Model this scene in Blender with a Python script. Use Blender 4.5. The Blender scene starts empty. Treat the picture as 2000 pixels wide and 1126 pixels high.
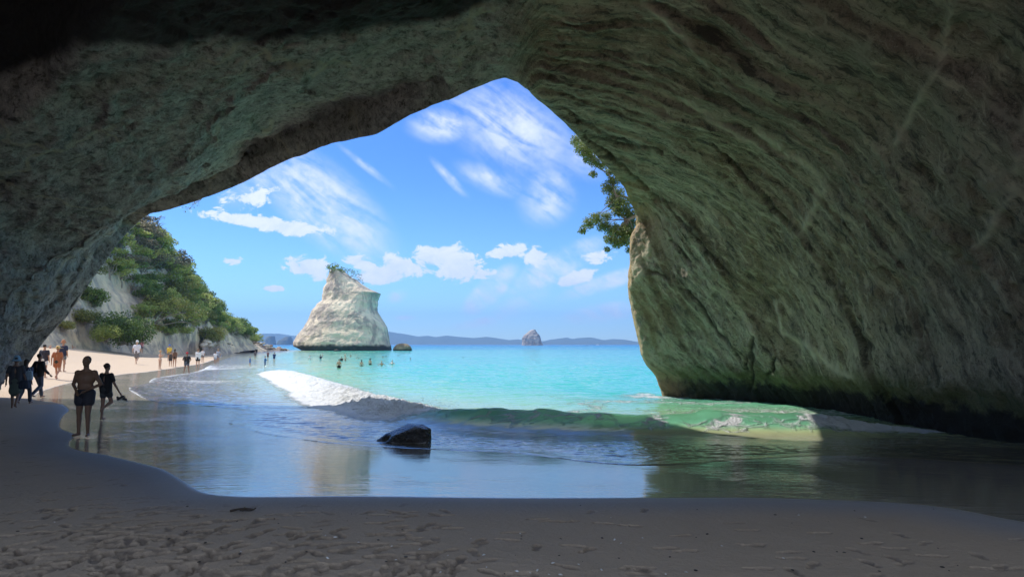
import bpy, bmesh, math, random, time
import numpy as np
from mathutils import Vector, Matrix
random.seed(7); RNG = np.random.default_rng(7)
SC = bpy.context.scene
COL = SC.collection
T0 = time.time()
R = math.radians

# ------------------------------------------------------------------ camera model (used for laying things out in plan)
F = 1303.0; CAMZ = 2.7
PITCH = math.atan(109.0 / F)
SP, CP = math.sin(PITCH), math.cos(PITCH)
def ray(px, py):
    cx = (px - 1000.0) / F; cy = (563.0 - py) / F
    return np.array([cx, CP - cy * SP, SP + cy * CP])
def at(px, py, Y):
    d = ray(px, py); k = Y / d[1]
    return np.array([d[0] * k, Y, CAMZ + d[2] * k])

# ------------------------------------------------------------------ noise
def _h(ix, iy, iz, seed):
    h = (ix * 374761393 + iy * 668265263 + iz * 2147483647 + seed * 1442695041) & 0xffffffff
    h = ((h ^ (h >> 13)) * 1274126177) & 0xffffffff
    h = ((h ^ (h >> 15)) * 2246822519) & 0xffffffff
    return ((h ^ (h >> 16)) & 0xffffff) / float(0xffffff) * 2 - 1
def vnoise(x, y, z, seed=0):
    xi = np.floor(x).astype(np.int64); yi = np.floor(y).astype(np.int64); zi = np.floor(z).astype(np.int64)
    fx = x - xi; fy = y - yi; fz = z - zi
    fx = fx * fx * fx * (fx * (fx * 6 - 15) + 10); fy = fy * fy * fy * (fy * (fy * 6 - 15) + 10); fz = fz * fz * fz * (fz * (fz * 6 - 15) + 10)
    r = 0
    for a in (0, 1):
        wx = fx if a else 1 - fx
        for b in (0, 1):
            wy = fy if b else 1 - fy
            for c in (0, 1):
                wz = fz if c else 1 - fz
                r = r + wx * wy * wz * _h(xi + a, yi + b, zi + c, seed)
    return r
def fbm(x, y, z, octv=4, seed=0, gain=.5, ridged=False):
    x = np.asarray(x, float); y = np.asarray(y, float) + 0 * x; z = np.asarray(z, float) + 0 * x
    r = 0; a = 1; n = 0
    for o in range(octv):
        v = vnoise(x, y, z, seed + o * 17)
        if ridged: v = 1 - 2 * np.abs(v)
        r = r + a * v; n += a; a *= gain
        x = x * 2.03 + 3.1; y = y * 2.03 + 1.7; z = z * 2.03 + 5.3
    return r / n
def sst(a, b, x):
    t = np.clip((x - a) / (b - a), 0, 1); return t * t * (3 - 2 * t)

# ------------------------------------------------------------------ object helpers
def tag(o, label=None, cat=None, group=None, kind=None):
    if label: o['label'] = label
    if cat: o['category'] = cat
    if group: o['group'] = group
    if kind: o['kind'] = kind
    return o
def empty(name, loc, rz=0, label=None, cat=None, group=None):
    o = bpy.data.objects.new(name, None); COL.objects.link(o)
    o.location = loc; o.rotation_euler = (0, 0, rz)
    return tag(o, label, cat, group)
def link_mesh(name, me, mats, parent=None, smooth=True, loc=None):
    o = bpy.data.objects.new(name, me); COL.objects.link(o)
    if not isinstance(mats, (list, tuple)): mats = [mats]
    for m in mats: me.materials.append(m)
    if parent is not None: o.parent = parent
    if loc is not None: o.location = loc
    if smooth and len(me.polygons): me.polygons.foreach_set('use_smooth', np.ones(len(me.polygons), bool))
    return o
def np_mesh(name, V, Fc):
    V = np.asarray(V, np.float32).reshape(-1, 3); Fc = np.asarray(Fc, np.int32)
    me = bpy.data.meshes.new(name); n = Fc.shape[1]
    me.vertices.add(len(V)); me.vertices.foreach_set('co', V.ravel())
    me.loops.add(Fc.size); me.loops.foreach_set('vertex_index', Fc.ravel())
    me.polygons.add(len(Fc)); me.polygons.foreach_set('loop_start', np.arange(0, Fc.size, n, dtype=np.int32))
    me.polygons.foreach_set('loop_total', np.full(len(Fc), n, np.int32))
    me.update(calc_edges=True); return me
def grid_faces(nr, nc, wrapc=False, flip=False):
    i = np.arange(nr - 1)[:, None]; j = np.arange(nc if wrapc else nc - 1)[None, :]
    j2 = (j + 1) % nc
    f = np.stack([i * nc + j, i * nc + j2, (i + 1) * nc + j2, (i + 1) * nc + j], -1).reshape(-1, 4)
    return f[:, ::-1] if flip else f
def fattr(me, name, arr):
    a = me.attributes.new(name, 'FLOAT', 'POINT'); a.data.foreach_set('value', np.asarray(arr, np.float32).ravel())

# ------------------------------------------------------------------ node helpers
class NT:
    def __init__(s, nt): s.nt = nt; s.n = nt.nodes; s.l = nt.links
    def node(s, t, **kw):
        n = s.n.new(t)
        for k, v in kw.items(): setattr(n, k, v)
        return n
    def put(s, sock, v):
        if isinstance(v, bpy.types.NodeSocket): s.l.new(v, sock)
        elif v is not None:
            if isinstance(v, (tuple, list)) and len(v) == 3 and sock.type == 'RGBA': v = (*v, 1)
            sock.default_value = v
    def m(s, op, a, b=None, c=None, clamp=False):
        n = s.node('ShaderNodeMath', operation=op); n.use_clamp = clamp
        s.put(n.inputs[0], a)
        if b is not None: s.put(n.inputs[1], b)
        if c is not None: s.put(n.inputs[2], c)
        return n.outputs[0]
    def sep(s, v):
        n = s.node('ShaderNodeSeparateXYZ'); s.put(n.inputs[0], v); return n.outputs
    def comb(s, x, y, z=0.0):
        n = s.node('ShaderNodeCombineXYZ'); s.put(n.inputs[0], x); s.put(n.inputs[1], y); s.put(n.inputs[2], z); return n.outputs[0]
    def mix(s, f, a, b, blend='MIX'):
        n = s.node('ShaderNodeMix', data_type='RGBA', blend_type=blend)
        s.put(n.inputs[0], f); s.put(n.inputs[6], a); s.put(n.inputs[7], b); return n.outputs[2]
    def noise(s, vec, scale, detail=4, rough=.55, dist=0.0):
        n = s.node('ShaderNodeTexNoise'); s.put(n.inputs['Vector'], vec); s.put(n.inputs['Scale'], scale)
        s.put(n.inputs['Detail'], detail); s.put(n.inputs['Roughness'], rough); s.put(n.inputs['Distortion'], dist); return n.outputs[0]
    def vor(s, vec, scale, feat='F1'):
        n = s.node('ShaderNodeTexVoronoi', feature=feat); s.put(n.inputs['Vector'], vec); s.put(n.inputs['Scale'], scale); return n.outputs[0]
    def map(s, vec, scale=(1, 1, 1), rot=(0, 0, 0), loc=(0, 0, 0)):
        n = s.node('ShaderNodeMapping'); s.put(n.inputs[0], vec); n.inputs['Location'].default_value = loc
        n.inputs['Rotation'].default_value = rot; n.inputs['Scale'].default_value = scale; return n.outputs[0]
    def ramp(s, f, stops, interp='LINEAR'):
        n = s.node('ShaderNodeValToRGB'); s.put(n.inputs[0], f); cr = n.color_ramp; cr.interpolation = interp
        while len(cr.elements) < len(stops): cr.elements.new(.5)
        for e, (p, c) in zip(cr.elements, stops):
            e.position = p
            e.color = (c, c, c, 1) if isinstance(c, (int, float)) else (*c, 1)
        return n.outputs[0]
    def smooth(s, a, b, x):
        n = s.node('ShaderNodeMapRange', interpolation_type='SMOOTHSTEP'); s.put(n.inputs[0], x)
        s.put(n.inputs[1], a); s.put(n.inputs[2], b); return n.outputs[0]
    def attr(s, name):
        return s.node('ShaderNodeAttribute', attribute_name=name).outputs['Fac']
    def bump(s, h, strength=.5, dist=.1, normal=None):
        n = s.node('ShaderNodeBump'); s.put(n.inputs['Height'], h); s.put(n.inputs['Strength'], strength)
        s.put(n.inputs['Distance'], dist)
        if normal is not None: s.put(n.inputs['Normal'], normal)
        return n.outputs[0]
def new_mat(name):
    m = bpy.data.materials.new(name); m.use_nodes = True
    n = NT(m.node_tree); bs = m.node_tree.nodes['Principled BSDF']
    return m, n, bs
def objco(n): return n.node('ShaderNodeTexCoord').outputs['Object']
def geo_pos(n): return n.node('ShaderNodeNewGeometry').outputs['Position']
def plain(name, col, rough=.7, var=.15, scale=8.0, bump=.0):
    m, n, bs = new_mat(name)
    v = n.noise(objco(n), scale, 4)
    c = n.mix(n.ramp(v, [(.3, 0.0), (.7, 1.0)]), tuple(x * (1 - var) for x in col), tuple(min(1, x * (1 + var)) for x in col))
    n.put(bs.inputs['Base Color'], c); bs.inputs['Roughness'].default_value = rough
    if bump: n.put(bs.inputs['Normal'], n.bump(v, bump, .05))
    return m

# ------------------------------------------------------------------ camera, sun, sky
cam = bpy.data.cameras.new('camera'); co = bpy.data.objects.new('camera', cam); COL.objects.link(co)
co.location = (0, 0, CAMZ); co.rotation_euler = (math.pi / 2 + PITCH, 0, 0)
cam.sensor_width = 36; cam.lens = F / 2000 * 36; cam.clip_start = .05; cam.clip_end = 40000
SC.camera = co
SUN_AZ, SUN_EL = 62.0, 52.0   # azimuth: degrees to the left of straight ahead
sd_ = Vector((-math.sin(R(SUN_AZ)) * math.cos(R(SUN_EL)), math.cos(R(SUN_AZ)) * math.cos(R(SUN_EL)), math.sin(R(SUN_EL))))
sl = bpy.data.lights.new('sun', 'SUN'); sl.energy = 3.5; sl.angle = R(.5); sl.color = (1, .94, .85)
so = bpy.data.objects.new('sun', sl); COL.objects.link(so); so.rotation_euler = sd_.to_track_quat('Z', 'Y').to_euler()

w = bpy.data.worlds.new('World'); SC.world = w; w.use_nodes = True
n = NT(w.node_tree)
bg = w.node_tree.nodes['Background']; bg.inputs[1].default_value = .12
sky = n.node('ShaderNodeTexSky', sky_type='NISHITA'); sky.sun_disc = False
sky.sun_elevation = R(SUN_EL); sky.sun_rotation = R(-SUN_AZ); sky.air_density = 1.0; sky.dust_density = 0.0; sky.ozone_density = 3.0; sky.altitude = 0
dirv = n.node('ShaderNodeTexCoord').outputs['Generated']
sx, sy, sz = n.sep(dirv)
ysafe = n.m('MAXIMUM', sy, .05)
u = n.m('DIVIDE', sx, ysafe); v = n.m('DIVIDE', sz, ysafe)
uv = n.comb(u, v)
def skyuv(px, py):
    d = ray(px, py); return d[0] / d[1], d[2] / d[1]
def cloud_field(lst):
    acc = None
    for (px, py, rx, ry, rot, amp) in lst:
        u0, v0 = skyuv(px, py)
        mp = n.node('ShaderNodeMapping', vector_type='TEXTURE'); n.put(mp.inputs[0], uv)
        mp.inputs['Location'].default_value = (u0, v0, 0); mp.inputs['Rotation'].default_value = (0, 0, R(-rot))
        mp.inputs['Scale'].default_value = (rx * 1.12 / F, ry * 1.2 / F, 1)
        ln = n.node('ShaderNodeVectorMath', operation='LENGTH'); n.l.new(mp.outputs[0], ln.inputs[0])
        e = n.m('MULTIPLY', n.m('SUBTRACT', 1.0, ln.outputs['Value']), amp)
        acc = e if acc is None else n.m('MAXIMUM', acc, e)
    return acc
PUFF = [(603, 521, 44, 19, 8, 1), (500, 433, 112, 12, 7, 1), (560, 443, 45, 13, 10, 1), (745, 536, 48, 15, -4, 1), (785, 518, 42, 17, 10, 1),
        (850, 500, 50, 26, -8, 1), (895, 520, 48, 24, 8, 1), (990, 493, 34, 13, -10, 1), (454, 510, 18, 7, 0, 1),
        (537, 563, 18, 4.5, 0, 1), (1048, 500, 22, 16, -30, .8), (1168, 500, 34, 12, -20, .8), (1120, 545, 40, 12, -25, .8), (940, 535, 30, 10, 0, .8), (720, 520, 30, 10, 10, .9), (695, 508, 30, 10, 0, .7), (480, 388, 50, 20, -10, .75)]
CIRR = [(630, 395, 190, 75, 40, 1.1), (862, 245, 75, 38, 0, .95), (878, 348, 62, 11, 47, .9), (958, 566, 75, 26, -42, 1.6), (1085, 520, 115, 30, -28, 1.5),
        (1180, 552, 100, 18, -18, 1.3), (1190, 608, 100, 20, -8, 1.3), (940, 628, 75, 12, -12, .8), (775, 578, 26, 14, -20, .9), (788, 620, 30, 6, 0, .8),
        (715, 325, 80, 9, 38, .7), (1070, 380, 75, 60, -60, .85), (1000, 250, 170, 90, 30, .85), (1150, 300, 90, 60, 0, .6), (960, 350, 90, 30, 20, .7), (700, 450, 110, 40, 45, .6), (1000, 600, 120, 30, -30, .5), (520, 350, 120, 40, -30, .6)]
pf = cloud_field(PUFF)
nz = n.noise(n.map(uv, (1, 1.5, 1)), 30.0, 8, .68, .5)
nz2 = n.noise(uv, 9.0, 3, .5)
pa = n.smooth(.12, .45, n.m('ADD', pf, n.m('MULTIPLY', n.m('SUBTRACT', n.m('ADD', nz, n.m('MULTIPLY', n.m('SUBTRACT', nz2, .5), .5)), .44), 3.0)))
pa = n.m('MULTIPLY', pa, n.smooth(-.7, .0, pf))
cf = cloud_field(CIRR)
rot = n.map(uv, (1, 1, 1), (0, 0, R(35)))
st = n.noise(n.map(rot, (9, 34, 1)), 1.0, 6, .6, .6)
st2 = n.noise(uv, 60.0, 4, .6, .4)
ca = n.m('MULTIPLY', n.smooth(0.0, .75, cf), n.smooth(.30, .68, n.m('ADD', n.m('MULTIPLY', st, .8), n.m('MULTIPLY', st2, .22))))
ca = n.m('MULTIPLY', ca, .92)
# horizon whitening by far thin cloud
front = n.smooth(.05, .2, sy)
cl = n.m('MULTIPLY', n.m('SUBTRACT', 1.0, n.m('MULTIPLY', n.m('SUBTRACT', 1.0, pa), n.m('SUBTRACT', 1.0, ca))), front)
# unseen bright cloud overhead and behind the viewer, added as fill light
bn = n.noise(n.map(dirv, (1, 1, 1.6)), 2.4, 5, .6, .4)
over = n.m('MULTIPLY', n.m('MAXIMUM', n.smooth(.10, -.12, sy), n.smooth(.80, 1.05, v)), n.m('MULTIPLY', n.smooth(.30, .52, bn), n.smooth(-.02, .06, sz)))
cl = n.m('MAXIMUM', cl, n.m('MULTIPLY', over, .97))
tint = n.mix(1.0, sky.outputs[0], n.mix(n.smooth(0.0, .30, v), (.60, .86, 1.10), (.32, .57, 1.03)), 'MULTIPLY')
ccol = n.mix(n.ramp(nz, [(.35, 0.0), (.62, 1.0)]), (4.7, 5.3, 6.3), (5.8, 6.1, 6.6))
ccol = n.mix(over, ccol, (4.1, 5.0, 6.3))
n.put(bg.inputs[0], n.mix(cl, tint, ccol))

vs = SC.view_settings; vs.view_transform = 'Standard'; vs.look = 'None'; vs.exposure = .64; vs.gamma = 1
SC.render.engine = 'CYCLES'; cy = SC.cycles
cy.use_denoising = True; cy.max_bounces = 8; cy.diffuse_bounces = 5; cy.glossy_bounces = 4; cy.transmission_bounces = 4; cy.volume_bounces = 0
cy.transparent_max_bounces = 8; cy.caustics_reflective = False; cy.caustics_refractive = False; cy.sample_clamp_indirect = 6
# ------------------------------------------------------------------ beach shape
def catmull(P, m):
    P = np.asarray(P, float); Q = np.vstack([2 * P[0] - P[1], P, 2 * P[-1] - P[-2]]); out = []
    for i in range(len(P) - 1):
        a, b, c, d = Q[i:i + 4]; t = np.linspace(0, 1, m, endpoint=False)[:, None]
        out.append(.5 * (2 * b + (c - a) * t + (2 * a - 5 * b + 4 * c - d) * t * t + (3 * b - a - 3 * c + d) * t ** 3))
    return np.vstack(out + [P[-1:]])
SHORE = catmull([(90, 12), (24, 16), (8, 18), (0, 19), (-6, 22.5), (-14, 32), (-21, 45), (-28, 60), (-35, 80), (-44, 105), (-56, 132), (-71, 180), (-86, 240), (-98, 290), (-125, 315), (-240, 330)], 5)
def poly_dist(P, X, Y):
    """distance to a polyline, sign (left positive) and arc position"""
    best = np.full(X.shape, 1e9); sg = np.zeros(X.shape); al = np.zeros(X.shape); acc = 0
    for a, b in zip(P[:-1], P[1:]):
        d = b - a; L = math.hypot(*d); 
        if L < 1e-9: continue
        t = np.clip(((X - a[0]) * d[0] + (Y - a[1]) * d[1]) / L ** 2, 0, 1)
        q = np.hypot(X - a[0] - t * d[0], Y - a[1] - t * d[1]); m = q < best
        best = np.where(m, q, best); sg = np.where(m, np.sign(d[0] * (Y - a[1]) - d[1] * (X - a[0])), sg); al = np.where(m, acc + t * L, al); acc += L
    return best, sg, al
GX0, GX1, GY0, GY1, GS = -240.0, 100.0, -80.0, 360.0, 1.0
_gx = np.arange(GX0, GX1 + .1, GS); _gy = np.arange(GY0, GY1 + .1, GS)
_X, _Y = np.meshgrid(_gx, _gy); _d, _s, _ = poly_dist(SHORE, _X, _Y); SG = _d * _s
def bil(G, x, y):
    fx = np.clip((np.asarray(x, float) - GX0) / GS, 0, len(_gx) - 1.001); fy = np.clip((np.asarray(y, float) - GY0) / GS, 0, len(_gy) - 1.001)
    i = fx.astype(int); j = fy.astype(int); a = fx - i; b = fy - j
    return (G[j, i] * (1 - a) * (1 - b) + G[j, i + 1] * a * (1 - b) + G[j + 1, i] * (1 - a) * b + G[j + 1, i + 1] * a * b)
SLOPE = .068
def ground_h(x, y):
    s = bil(SG, x, y)
    k = .02 + .14 * sst(28, 75, y)
    sl_ = SLOPE + (.030 - SLOPE) * sst(-3, -11, x) * sst(45, 25, y) - .012 * sst(25, 45, y)
    up = sl_ * np.minimum(s, 13) + np.maximum(s - 13, 0) * k
    up = np.where(up > 2.6, 2.6 + (up - 2.6) * .25, up)
    dn = np.maximum(SLOPE * s, -1.2 + .02 * (s + 17)); dn = np.maximum(dn, -7)
    z = np.where(s > 0, up, dn)
    z = z + .02 * fbm(np.asarray(x) * .25, np.asarray(y) * .25, 0, 2, 3) * sst(0, 6, np.abs(s))
    return np.minimum(z, 3.8)
def ground_at(px, py, zoff=0.0, ymax=360):
    d = ray(px, py); ys = np.exp(np.linspace(math.log(3), math.log(ymax), 3000))
    k = ys / d[1]; x = d[0] * k; z = CAMZ + d[2] * k
    g = ground_h(x, ys) + zoff; i = np.argmax(z < g)
    if not (z < g).any(): i = len(ys) - 1
    return np.array([x[i], ys[i], g[i]])
def water_at(px, py):
    d = ray(px, py); k = -CAMZ / d[2]; return np.array([d[0] * k, d[1] * k, 0.0])
def insideband(P, X, Y, S_, lim):
    r = S_ < 0
    m = (np.abs(S_) < lim) & (Y > 2) & (np.hypot(X, Y) < 360); r[m] = inside(P, X[m], Y[m]); return r
def poly_world(pts): return np.array([ground_at(*p)[:2] for p in pts])
def inside(P, X, Y):
    r = np.zeros(X.shape, bool)
    for a, b in zip(P, np.roll(P, -1, 0)):
        c = ((a[1] > Y) != (b[1] > Y)) & (X < (b[0] - a[0]) * (Y - a[1]) / (b[1] - a[1] + 1e-12) + a[0]); r ^= c
    return r
# edge of the wet, mirroring sand, traced and dropped on the beach, then closed far out at sea
WETPX = [(2300, 1060), (2000, 1020), (1800, 986), (1500, 973), (1290, 973), (1000, 973), (700, 970), (520, 971), (450, 970), (385, 962), (345, 938), (300, 914), (205, 890), (150, 880),
         (128, 868), (138, 848), (112, 835), (118, 812), (130, 800), (112, 787), (80, 783), (60, 778), (70, 768), (100, 757), (160, 742), (235, 731), (300, 724), (352, 716), (400, 708), (430, 697), (440, 690), (480, 684)]
WETP = catmull(poly_world(WETPX), 4); WETP = np.vstack([WETP, [(-95, 300), (-60, 340), (60, 340), (90, 12)]])
SWPX = [(2300, 925), (2050, 912), (1900, 904), (1650, 890), (1500, 896), (1290, 909), (1150, 903), (1000, 884), (900, 880), (730, 872), (610, 862), (500, 845), (440, 826), (462, 806), (420, 795), (340, 790), (285, 780), (262, 768), (250, 757), (285, 747), (300, 738), (345, 731), (385, 724), (405, 715), (428, 704), (455, 695), (500, 686)]
SWP0 = catmull(poly_world(SWPX), 5)
SWP = np.vstack([SWP0, [(-105, 310), (-240, 345), (60, 345), (90, 12)]])

def polar_grid(rows, az0, az1, nfront, nback):
    a = np.concatenate([np.linspace(az0, az1, nfront), np.linspace(az1, az0 + 360, nback + 2)[1:-1]])
    A, Rr = np.meshgrid(np.radians(a), rows); return Rr * np.sin(A), Rr * np.cos(A)
def logr(a, b, n): return np.exp(np.linspace(math.log(a), math.log(b), n, endpoint=False))

rows = np.concatenate([[.02, 1.0, 2.0], logr(3.4, 30, 760), logr(30, 120, 230), logr(120, 420, 90), [420]])
X, Y = polar_grid(rows, -44, 43, 900, 60)
Z = ground_h(X, Y); near = Y > 0
sub = (np.hypot(X, Y) < 34) & (Y > 1)
xs, ys_ = X[sub], Y[sub]
wd, _, _ = poly_dist(WETP, xs, ys_); win = inside(WETP, xs, ys_)
wsd = np.where(win, wd, -wd)
_S = bil(SG, X, Y)
IW = insideband(WETP, X, Y, _S, 24)
WET = np.where(IW, 1.0, 0.0)
WET[sub] = .25 * sst(-.5, .0, wsd) + .75 * sst(-.04, .12, wsd)
DAMP = WET.copy(); DAMP[sub] = sst(-1.6, .1, wsd)
dry = sst(-.15, -1.2, -wd * np.where(win, -1, 1) * 1.0) if False else sst(.1, 1.2, -wsd)
# churned sand: stronger toward the bottom left of the beach
churn = np.clip(sst(.6, 3.2, -wsd) * (.35 + .9 * sst(2.5, -4, xs)) , 0, 1) * sst(-.1, .8, -wsd)
lowc = sst(7.0, 5.4, ys_) * sst(.8, -2.5, xs)
churn = np.clip(churn * .8 + lowc * .5, 0, 1)
cz = .006 * fbm(xs * 2, ys_ * 2, 0, 3, 11) + churn * (.005 * fbm(xs * 4, ys_ * 5, 0, 3, 12) + .005 * fbm(xs * 14, ys_ * 14, 0, 3, 13))
zz = Z[sub] + cz * dry
# footprints
rg = random.Random(5)
prints = []
for (px, py, ang) in [(575, 1006, .2), (600, 1000, .3), (795, 1008, .2), (800, 1035, .1), (812, 1035, .2), (870, 998, 2.0), (880, 1031, .1), (990, 1054, -.35), (1120, 1066, -.2), (1050, 1013, .1),
                      (1180, 1021, -.3), (1230, 1026, -.2), (1250, 1108, -.2), (1240, 1112, -.3), (1330, 1045, .3), (1340, 1075, .2), (1300, 1070, .2), (1460, 1035, 0), (1600, 1040, .1), (740, 1005, 0), (735, 1022, .2), (775, 1028, .5),
                      (1010, 1120, .1), (1700, 1060, .2), (1480, 1110, 0), (1820, 1085, -.2), (1930, 1110, -.3), (1540, 1078, .2), (880, 1112, .2), (800, 1000, .3)]:
    g = ground_at(px, py); prints.append((g[0], g[1], ang, .026))
for k in range(520):
    while True:
        px = rg.uniform(-60, 900) if rg.random() < .85 else rg.uniform(900, 2050); py = rg.uniform(985, 1150) if rg.random() < .45 else rg.uniform(820, 1126)
        if rg.random() > (.25 + .75 * max(0, (py - 960) / 170)) and px > 500: continue
        if px > 420 and py < 985: continue
        if px > 850 and py < 1050 and rg.random() < .6: continue
        break
    g = ground_at(px, py); prints.append((g[0], g[1], rg.gauss(.15, .5) + (0 if rg.random() < .6 else 1.2), rg.uniform(.009, .024)))
PR = np.zeros(xs.shape)
for (fx, fy, an, dp) in prints:
    m = (np.abs(xs - fx) < .3) & (np.abs(ys_ - fy) < .3)
    if not m.any(): continue
    dx, dy = xs[m] - fx, ys_[m] - fy; ca, sa = math.cos(an), math.sin(an)
    a = dx * ca + dy * sa; b = -dx * sa + dy * ca
    r1 = np.hypot((a - .05) / .085, b / .046); r2 = np.hypot((a + .075) / .055, b / .034); rr = np.minimum(r1, r2)
    PR[m] = np.maximum(PR[m], sst(1.2, .8, rr) * dry[m] * min(1, dp * 44))
    zz[m] += (-dp * sst(1.15, .75, rr) + .08 * dp * np.exp(-((rr - 1.3) / .25) ** 2)) * dry[m]
Z[sub] = zz
nr, nc = X.shape
me = np_mesh('ground', np.stack([X, Y, Z], -1), grid_faces(nr, nc, True, True))
PRT = np.zeros(X.shape); PRT[sub] = PR; fattr(me, 'print', PRT)
fattr(me, 'wet', WET); fattr(me, 'damp', DAMP)
m, n, bs = new_mat('sand')
P = geo_pos(n); wet = n.attr('wet'); damp = n.attr('damp')
n1 = n.noise(P, 1.2, 5, .6); n2 = n.noise(P, 60, 3, .6); n3 = n.noise(n.map(P, (.5, 1.6, 1)), 3.0, 4)
drycol = n.mix(n1, (.45, .345, .25), (.55, .425, .315))
drycol = n.mix(n.ramp(n2, [(.62, 0.0), (.72, .55)]), drycol, (.12, .09, .07))
dampcol = n.mix(n3, (.31, .305, .325), (.37, .36, .375))
wetcol = n.mix(n3, (.31, .27, .225), (.38, .33, .275))
c = n.mix(damp, drycol, dampcol)
c = n.mix(n.m('MULTIPLY', n.attr('print'), .7), c, (.16, .13, .11))
c = n.mix(wet, c, wetcol)
n.put(bs.inputs['Base Color'], c)
n.put(bs.inputs['Roughness'], n.mix(wet, (.85, .85, .85), n.ramp(n.noise(n.map(P, (.3, 1, 1)), .8, 3), [(.35, .03), (.7, .10)])))
n.put(bs.inputs['IOR'], n.m('ADD', 1.4, n.m('MULTIPLY', wet, 2.1)))
wb = n.noise(n.map(P, (2.2, 9, 1)), 1.0, 3, .5); gb = n.noise(P, 90, 3, .7); gc = n.noise(P, 14, 4, .65)
hh = n.m('ADD', n.m('MULTIPLY', n.m('SUBTRACT', 1.0, wet), n.m('ADD', n.m('MULTIPLY', gb, .004), n.m('MULTIPLY', gc, .02))), n.m('MULTIPLY', wet, n.m('MULTIPLY', wb, n.m('ADD', .0015, n.m('MULTIPLY', n.m('ADD', n.smooth(.45, .7, n.noise(P, .35, 3)), n.m('MULTIPLY', n.smooth(-2.0, -6.0, n.sep(P)[0]), 1.2)), .008)))))
n.put(bs.inputs['Normal'], n.bump(hh, 1.0, 1.0))
tag(link_mesh('sand_ground', me, m), kind='structure')

# ------------------------------------------------------------------ sea
rows = np.concatenate([logr(6.5, 15, 160), logr(15, 36, 420), logr(36, 90, 260), logr(90, 420, 170), logr(420, 15000, 70), [15000]])
X, Y = polar_grid(rows, -44, 43, 820, 80)
s = bil(SG, X, Y)
s = np.where((Y > 358) | (X > 98) | (X < -238), np.where(Y > 300, -np.hypot(X, Y) * .5, s), s)
g = ground_h(X, Y)
Rr = np.hypot(X, Y)
off = sst(2, -18, s)
fade = sst(1500, 200, Rr)
# small swell running to the beach
zw = off * fade * (.05 * fbm(X * .16 + Y * .06, Y * .42 - X * .16, 0, 2, 21) + .055 * fbm(X * .5 + Y * .2, Y * 1.5 - X * .5, 0, 3, 22) * sst(400, 60, Rr))
zw = zw + sst(200, 30, Rr) * sst(1.5, -2, s) * .015 * fbm(X * 2.2, Y * 3.6, 0, 3, 23)
# breaker
BP = catmull([(14.5, 21.6), (11.3, 21.4), (8, 21.0), (4.5, 21.3), (1.5, 21.8), (-1.5, 23.2), (-4.5, 26.6), (-7.8, 32), (-11.5, 40), (-15.5, 49), (-20.5, 60), (-27, 76)], 6)
near = (Rr < 95) & (Y > 10); nf = sst(93, 74, Rr)
bd = np.full(X.shape, 99.0); bal = np.zeros(X.shape)
q, sg, al = poly_dist(BP, X[near], Y[near]); bd[near] = -q * sg; bal[near] = al      # positive = seaward
BL = np.cumsum(np.r_[0, np.hypot(*np.diff(BP, axis=0).T)])
def al_of(x, y): return float(poly_dist(BP, np.array([x]), np.array([y]))[2][0])
aR, aM, aF, aE = al_of(10.8, 21.4), al_of(0, 22), al_of(-3.0, 24.8), al_of(-20.5, 60)
wob = fbm(bal * .35, 0, 0, 3, 31) * .5
bdw = bd + wob * .7
H = nf * .60 * (1 + .10 * fbm(X * 1.1, Y * 1.1, 0, 3, 66)) * (1 - .35 * sst(aF - 4, aF, bal) * sst(aF + 8, aF + 3, bal)) * (1 - .25 * sst(aF - 3, aF + 2, bal)) * sst(aR - 2.0, aR + 2.5, bal) * (.92 + .12 * fbm(bal * .4, 1, 0, 2, 32)) * (1 - .55 * sst(aF, aE, bal)) * sst(aE + 14, aE - 2, bal)
prof = np.where(bdw > 0, np.exp(-(bdw / 1.7) ** 2), np.exp(-(bdw / .85) ** 2))
foamz = nf * sst(aF - 1.0, aF + 2.0, bal) * sst(aE + 12, aE, bal)
rfoam = nf * sst(aR + 2.4, aR + .5, bal) * sst(aR - 3, aR - 1.2, bal)
rip = fbm(bal * 1.1, bdw * .8, 0, 3, 33)
bz = H * prof * (1 + .18 * rip * (bd > -1.5))
tex = fbm(X * 2.1, Y * 2.1, 0, 5, 34, .62, True); tex2 = fbm(X * 6, Y * 6, 3, 3, 35, .6)
band = np.where(bdw > 0, np.exp(-(bdw / 1.6) ** 2), np.exp(-(bdw / 1.35) ** 2))
bz = bz + (foamz * 1.0 + rfoam * .45) * band * (.16 * (tex + .5) + .08 * tex2 + .05 * fbm(X * 14, Y * 14, 1, 2, 67))
zw = zw + np.where(near, bz, 0)
zw = zw + np.where(near, nf * .10 * np.exp(-((bd - 9) / 2.4) ** 2) * sst(aE, aR, bal) + .05 * np.exp(-((bd + 3.5 + wob) / .9) ** 2) * sst(aF + 8, aR + 3, bal), 0)
# thin swash climbing the sand
ins = insideband(SWP, X, Y, s, 18)
swm = (Rr < 90) & (np.abs(s) < 18)
ed = np.zeros(X.shape) + 99; e0, _, _ = poly_dist(SWP0, X[swm], Y[swm]); ed[swm] = e0
lip = .016 * np.exp(-((ed - .16) / .14) ** 2) * sst(13, 9, X) * np.clip(.45 + 1.3 * fbm(X * .45, Y * .45, 0, 3, 44), 0, 1) + .018 * np.exp(-((ed - 1.2 - .4 * fbm(X * .5, Y * .5, 0, 2, 41)) / .3) ** 2)
film = g + .012 + .05 * sst(0, 6, ed) + lip + sst(.2, 1.2, ed) * (.020 * fbm(X * 1.3, Y * 3.8, 0, 4, 42) + .009 * fbm(X * 5, Y * 11, 0, 2, 43))
film = np.where(ed < .35, np.minimum(film, g - .012 + (ed / .35) * .026 + lip), film)
k = .04
zs = np.where(ins, np.maximum(zw, film) , np.minimum(zw, g - .12))
zs = np.where(ins & (s > -4) & (g < 0), zw * (1 - 0) + 0, zs)
zs = np.where(ins, np.maximum(zs, film * (s > -1.5) + (s <= -1.5) * -99), zs)
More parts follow.
